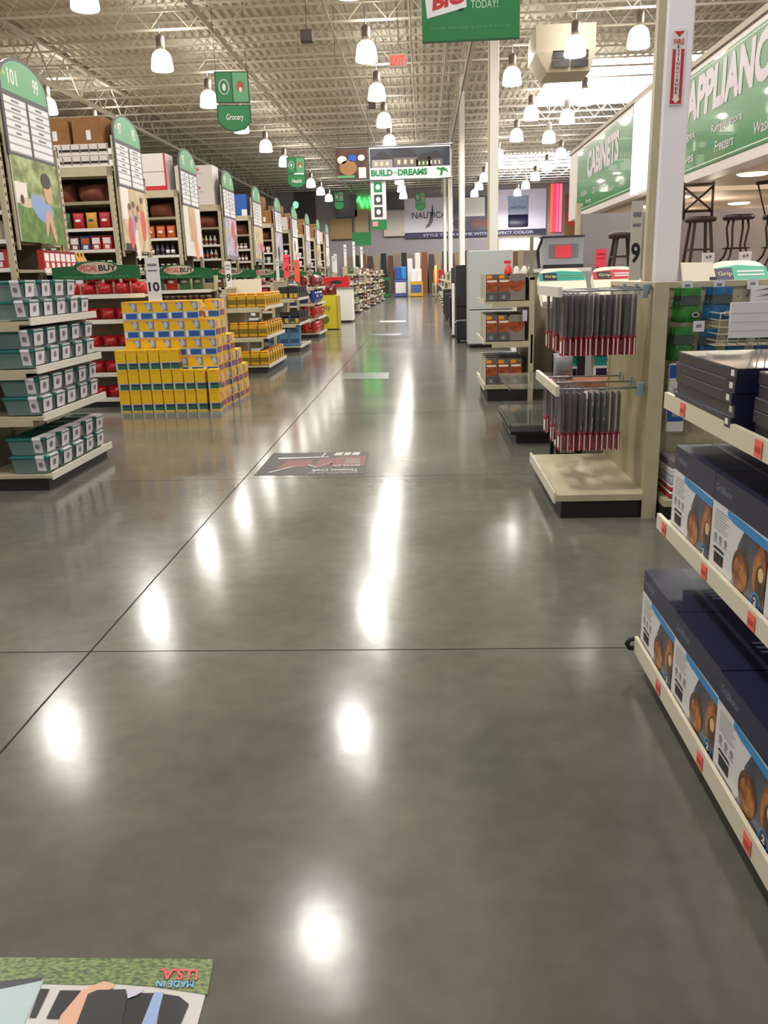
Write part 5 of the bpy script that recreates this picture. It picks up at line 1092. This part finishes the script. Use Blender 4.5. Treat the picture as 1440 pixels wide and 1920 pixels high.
k = MB(); k.box(6.45, -.06, 5.35, 11.1, 0, 8.75, M('far_sign_lilac', (222, 216, 232), .5)); k.lathe([(.85, 5.55), (.9, 5.6), (.9, 6.6)], navy, 24, (8.6, -.1, 0), 1, .1); k.lathe([(.9, 6.6), (.9, 8.1), (.95, 8.2)], M('can_blue', (150, 168, 196), .3), 24, (8.6, -.1, 0), 1, .1); k.text('NAUTICA', (7.95, -.22, 7.1), X_, Z_, 1.3, .22, M('far_ink')); k.obj('paint_can_panel', t)
k = MB(); k.box(-1.7, -.08, 4.85, 11.1, 0, 5.33, M('slogan_navy', (44, 44, 76), .5)); k.text('STYLE YOUR HOME WITH PERFECT COLOR', (.0, -.085, 4.97), X_, Z_, 10.0, .24, M('slogan_letter', (176, 176, 190)), .02); k.obj('slogan_strip', t)
k = MB(); k.box(6.9, 78.9, 3.5, 10.6, 80.0, 4.5, M('lit_fascia', (255, 236, 200), .5, emit=1.5)); lab(k.obj('lit_display'), 'bright warm lit display fascia under the slogan strip', 'display')
for i, (x_, c_) in enumerate(((11.5, (255, 96, 60)), (11.75, (255, 60, 90)), (12.0, (240, 90, 150)), (12.3, (255, 120, 130)))):
    k = MB(); k.box(x_, 79.8, 5.0, x_ + .2, 80.0, 9.1, M('strip_glow_%d' % i, c_, .5, emit=1.0)); lab(k.obj('glowing_strip'), ['orange', 'red pink', 'magenta', 'pale pink'][i] + ' glowing vertical strip on the far wall right of the paint can picture', 'light strip', 'glowing strips')
k = MB(); k.box(12.8, 79.0, 4.3, 14.2, 80.0, 8.2, M('sign_ochre', (120, 84, 36), .5)); k.disc((13.6, 78.98, 7.8), X_, Z_, .6, .4, ink, 14); k.disc((13.4, 78.98, 6.2), X_, Z_, .6, .8, red, 14); lab(k.obj('ochre_sign'), 'ochre and red sign at the right end of the far wall', 'sign')
ng = M('neon_green', (60, 255, 90), .5, emit=7)
k = MB(); k.tube([(-6.12, 79.9, 8.14), (-5.81, 79.9, 8.55), (-5.50, 79.9, 7.72), (-5.29, 79.9, 8.45), (-5.08, 79.9, 7.72), (-4.87, 79.9, 8.55), (-4.67, 79.9, 7.62), (-4.46, 79.9, 8.45), (-4.25, 79.9, 7.72)], .13, ng, 6); lab(k.obj('neon_scribble'), 'bright green neon scribble left of the vertical banner', 'neon sign')
k = MB(); k.disc((-9.3, 64, 6.8), X_, Z_, .2, .24, ng, 12); k.disc((-9.3, 64.05, 6.8), X_, Z_, .2, .24, ng, 12); k.tube([(-9.3, 64.02, 7.2), (-9.3, 64.02, 9.98)], .01, ink, 5); lab(k.obj('neon_badge'), 'bright green neon badge among the far left carton tops', 'neon sign')
for x_, z0, w_, h_, m_, tx in ((-8.5, 5.0, 2.0, 1.7, M('cork_board', (150, 120, 80), .7), 'tan board on the far wall left of the green neon'), (-6.2, 5.2, 1.2, 2.3, M('tan_board', (168, 148, 116), .7), 'taller sand board under the green neon'), (-7.9, 6.9, 1.9, 1.9, dark, 'dark window like panel at the top of the far wall'),
                               (-2.0, 5.0, 0.0, 0.0, None, ''), (-3.6, 5.1, 1.9, 2.2, M('blush_board', (190, 180, 172), .7), 'pale board right of the vertical banner'), (-3.6, 7.5, 1.9, 1.4, dark, 'dark brown panel above the pale board'), (-11.6, 4.2, 1.8, 5.0, M('slate_board', (70, 68, 72), .7), 'tall slate panel at the left end of the far wall')):
    if m_: k = MB(); k.box(x_, 79.7, z0, x_ + w_, 80.0, z0 + h_, m_); lab(k.obj('wall_panel'), tx, 'panel')
k = MB(); k.box(-5.6, 68, 3.95, -4.1, 68.1, 4.95, green); k.tube([(-5.5, 68.05, 4.9), (-5.5, 68.05, 9.98)], .012, ink, 5); k.tube([(-4.2, 68.05, 4.9), (-4.2, 68.05, 9.98)], .012, ink, 5); lab(k.obj('green_banner'), 'plain green banner hanging low before the far wall', 'banner')
rugc = [(128, 114, 90), (40, 48, 36), (120, 76, 48), (72, 60, 50), (146, 130, 104), (32, 44, 38), (96, 60, 44), (130, 112, 88), (48, 42, 38)]
for i in range(26):
    k = MB(); k.box(-7.0 + i * .62, 78.6, 0, -6.5 + i * .62, 78.75, 3.4 + .1 * (i % 3), M('rug_%d' % (i % 9), rugc[i % 9], .9)); lab(k.obj('hanging_rug'), 'tall hanging rug on the far wall, %s from the left' % (ordn(i) if i < 20 else ['twenty first', 'twenty second', 'twenty third', 'twenty fourth', 'twenty fifth', 'twenty sixth'][i - 20]), 'rug', 'hanging rugs')
for (x_, y_, w_, h_, m_, m2, nm, tx) in ((-2.3, 66, 1.0, 1.3, M('kiosk_blue', (70, 90, 150)), palem, 'display_bin', 'white display bin with a blue rim far down the aisle'), (-1.1, 65, 1.0, 1.1, M('kiosk_yellow', (200, 160, 40)), M('kiosk_blue'), 'display_bin', 'yellow display bin far down the aisle beside the white one'),
                                     (-3.4, 66, .8, 1.5, M('cart_green', (30, 100, 50)), ink, 'garden_cart', 'dark green garden cart left of the far display bins'), (.6, 64, .8, 1.0, grey, dark, 'display_table', 'grey display table at the right of the far aisle end')):
    t = thing(nm, tx, 'display', (x_, y_, 0)); k = MB(); k.box(0, 0, .05, w_, .8, h_, m_); k.box(.1, -.01, .3, w_ - .1, 0, h_ - .2, m2); k.obj('body', t); k = MB(); k.box(.05, .05, 0, w_ - .05, .75, .05, kick); k.obj('base', t)
for i, (x_, y_, z_, c_) in enumerate(((-2.2, 66.2, 1.3, blue), (-1.8, 66.3, 1.3, sky), (-1.0, 65.2, 1.1, whitec), (-.6, 65.2, 1.1, palem), (-1.3, 67.5, 1.9, whitec), (-.7, 67.5, 2.3, palem), (.7, 64.2, 1.0, M('goods_rose', (210, 80, 84))), (1.1, 64.3, 1.0, M('goods_wine', (150, 40, 44))))):
    zb = 0 if y_ > 67 else z_
    k = MB(); k.bbox(0, 0, 0, .42, .4, .95 + (z_ if zb == 0 else 0), c_, .05); lab(k.obj('boxed_goods', None, (x_, y_, zb)), ['blue', 'sky blue', 'white', 'cream', 'tall white', 'tallest cream', 'rose', 'wine red'][i] + ' package on the displays at the far end of the aisle', 'package', 'packages at the aisle end')
t = thing('yellow_post', 'thin yellow upright post near the right of the far aisle end', 'post', (.70, 52, 0)); k = MB(); k.tube([(0, 0, 0), (0, 0, 2.1)], .07, M('post_yellow', (214, 190, 80)), 8); k.obj('shaft', t)
# ------------------------------------------------------------------ floor decals
t = thing('floor_decal', 'grassy floor decal with upside down MADE IN U.S.A. lettering in the near left corner', 'floor decal', (0, 0, 0))
k = MB()
def fp(pts, m, z): k.poly([(x, y, z) for x, y in reversed(pts)], m)
fp([(-1.036, 1.525), (-.509, 1.528), (-.505, 1.496), (-.499, 1.30), (-.504, 1.05), (-1.04, 1.05)], M('decal_silver', (196, 192, 190), .3), .0015)
fp([(-1.036, 1.525), (-.509, 1.528), (-.498, 1.43), (-.545, 1.437), (-.622, 1.449), (-.716, 1.456), (-.788, 1.451), (-.875, 1.453), (-.996, 1.447), (-1.036, 1.45)], M('decal_grass', (124, 140, 82), .35, rgb2=(58, 84, 44), scale=75, stretch=(1, 2.0, 1)), .0025)
fp([(-1.036, 1.445), (-.881, 1.467), (-.876, 1.432), (-.871, 1.351), (-.85, 1.284), (-.85, 1.05), (-1.036, 1.05)], M('decal_bluegrey', (168, 188, 192), .3), .003); fp([(-1.036, 1.447), (-.883, 1.471), (-.883, 1.461), (-.987, 1.43), (-1.036, 1.43)], dark, .0035)
bk = M('decal_black', (34, 32, 38), .3)
fp([(-.876, 1.438), (-.855, 1.438), (-.852, 1.365), (-.867, 1.365)], bk, .0035); fp([(-.83, 1.435), (-.782, 1.435), (-.788, 1.363), (-.829, 1.363)], bk, .0035); fp([(-.677, 1.429), (-.612, 1.432), (-.600, 1.33), (-.665, 1.33)], bk, .0035)
fp([(-.597, 1.43), (-.559, 1.424), (-.532, 1.404), (-.536, 1.355), (-.534, 1.313), (-.575, 1.27)], bk, .0035); fp([(-.617, 1.434), (-.596, 1.432), (-.588, 1.342), (-.60, 1.25), (-.62, 1.25)], M('decal_blue', (140, 166, 206), .3), .0042)
fp([(-.781, 1.433), (-.765, 1.447), (-.74, 1.46), (-.716, 1.454), (-.712, 1.443), (-.729, 1.432), (-.76, 1.425), (-.761, 1.391), (-.738, 1.309), (-.789, 1.25), (-.80, 1.37), (-.787, 1.412)], skin, .0045)
fp([(-.763, 1.425), (-.746, 1.436), (-.683, 1.439), (-.672, 1.414), (-.653, 1.31), (-.65, 1.1), (-.738, 1.1)], M('decal_shirt', (26, 24, 30), .35), .005); fp([(-.681, 1.439), (-.64, 1.438), (-.653, 1.423), (-.67, 1.414)], lil, .0055)
k.text('U.S.A.', (-.535, 1.497, .0052), -X_, -Y_, .088, .031, M('decal_red', (214, 70, 74), .4), .03, -.15); k.text('MADE IN', (-.537, 1.4635, .0052), -X_, -Y_, .084, .017, M('decal_sky', (110, 170, 220), .4), .02, -.15)
# letters read from the far side: flip about their own rows
k.obj('decal_sheet', t)
t = thing('floor_decal', 'dark floor decal with red blocks and white stripes across the middle of the aisle', 'floor decal', (0, 0, 0)); k = MB()
dd = M('decal_char', (40, 34, 34), .6); dr_ = M('decal_brick', (104, 46, 42), .6); dw = M('decal_white', (196, 192, 184), .2)
fp([(-1.39, 6.41), (-.50, 6.38), (-.515, 7.25), (-1.385, 7.28)], dd, .0015)
fp([(-1.25, 6.62), (-1.2, 6.95), (-.98, 6.95), (-.98, 6.72)], dr_, .0025); fp([(-.95, 6.68), (-.93, 6.98), (-.80, 7.0), (-.80, 6.75)], dr_, .0025); fp([(-.82, 6.7), (-.78, 7.05), (-.53, 7.1), (-.52, 6.7)], dr_, .0025); fp([(-.70, 6.78), (-.70, 7.0), (-.58, 6.98), (-.56, 6.78)], M('decal_greyblock', (110, 90, 88), .6), .003)
for a_, b_ in ((-.82, -.75), (-.735, -.68), (-.665, -.60)): fp([(a_, 7.12), (a_ + .01, 7.24), (b_ + .01, 7.24), (b_, 7.12)], dw, .0035)
fp([(-1.3, 7.02), (-.86, 7.05), (-.86, 7.08), (-1.3, 7.06)], dw, .0035); fp([(-.93, 7.06), (-.91, 7.24), (-.895, 7.24), (-.915, 7.06)], dw, .0035); fp([(-1.30, 6.50), (-1.12, 6.72), (-1.09, 6.72), (-1.27, 6.49)], M('decal_line', (150, 146, 150), .2), .0035); fp([(-1.0, 6.75), (-.92, 6.64), (-.80, 6.84), (-.80, 6.87), (-.92, 6.68), (-1.0, 6.79)], M('decal_line'), .0035)
k.text('BOLD', (-.56, 6.74, .004), -X_, -Y_, .22, .06, dw, .02); k.text('Timeless Craft', (-.56, 6.58, .004), -X_, -Y_, .38, .09, dw, .02); k.text('beautiful floors that last', (-.56, 6.47, .004), -X_, -Y_, .40, .04, dw, .0); k.obj('decal_sheet', t)
for i, (p_, m_, tx) in enumerate((([(-1.31, 12.85), (-.575, 12.75), (-.60, 13.65), (-1.31, 13.68)], M('decal_mint', (84, 96, 90), .25), 'pale grey green floor decal, third up the aisle'), ([(-1.5, 22.7), (-.66, 22.6), (-.66, 23.3), (-1.5, 23.4)], M('decal_violet', (92, 96, 128), .25), 'bluish floor decal, fourth up the aisle'), ([(-1.6, 29.4), (-.66, 29.2), (-.66, 30.3), (-1.6, 30.6)], M('decal_chalk', (130, 126, 116), .3), 'whitish floor decal farthest up the aisle'))):
    k = MB(); k.poly([(x, y, .002) for x, y in reversed(p_)], m_); k.poly([(x * .96 - .04, y + .06 * (1 if q > 1 else 1), .003) for q, (x, y) in enumerate(reversed([(a, b * 1.0 if j < 2 else b - .5) for j, (a, b) in enumerate(p_)]))], M('decal_char')) if i == 0 and False else None; lab(k.obj('floor_decal'), tx, 'floor decal')
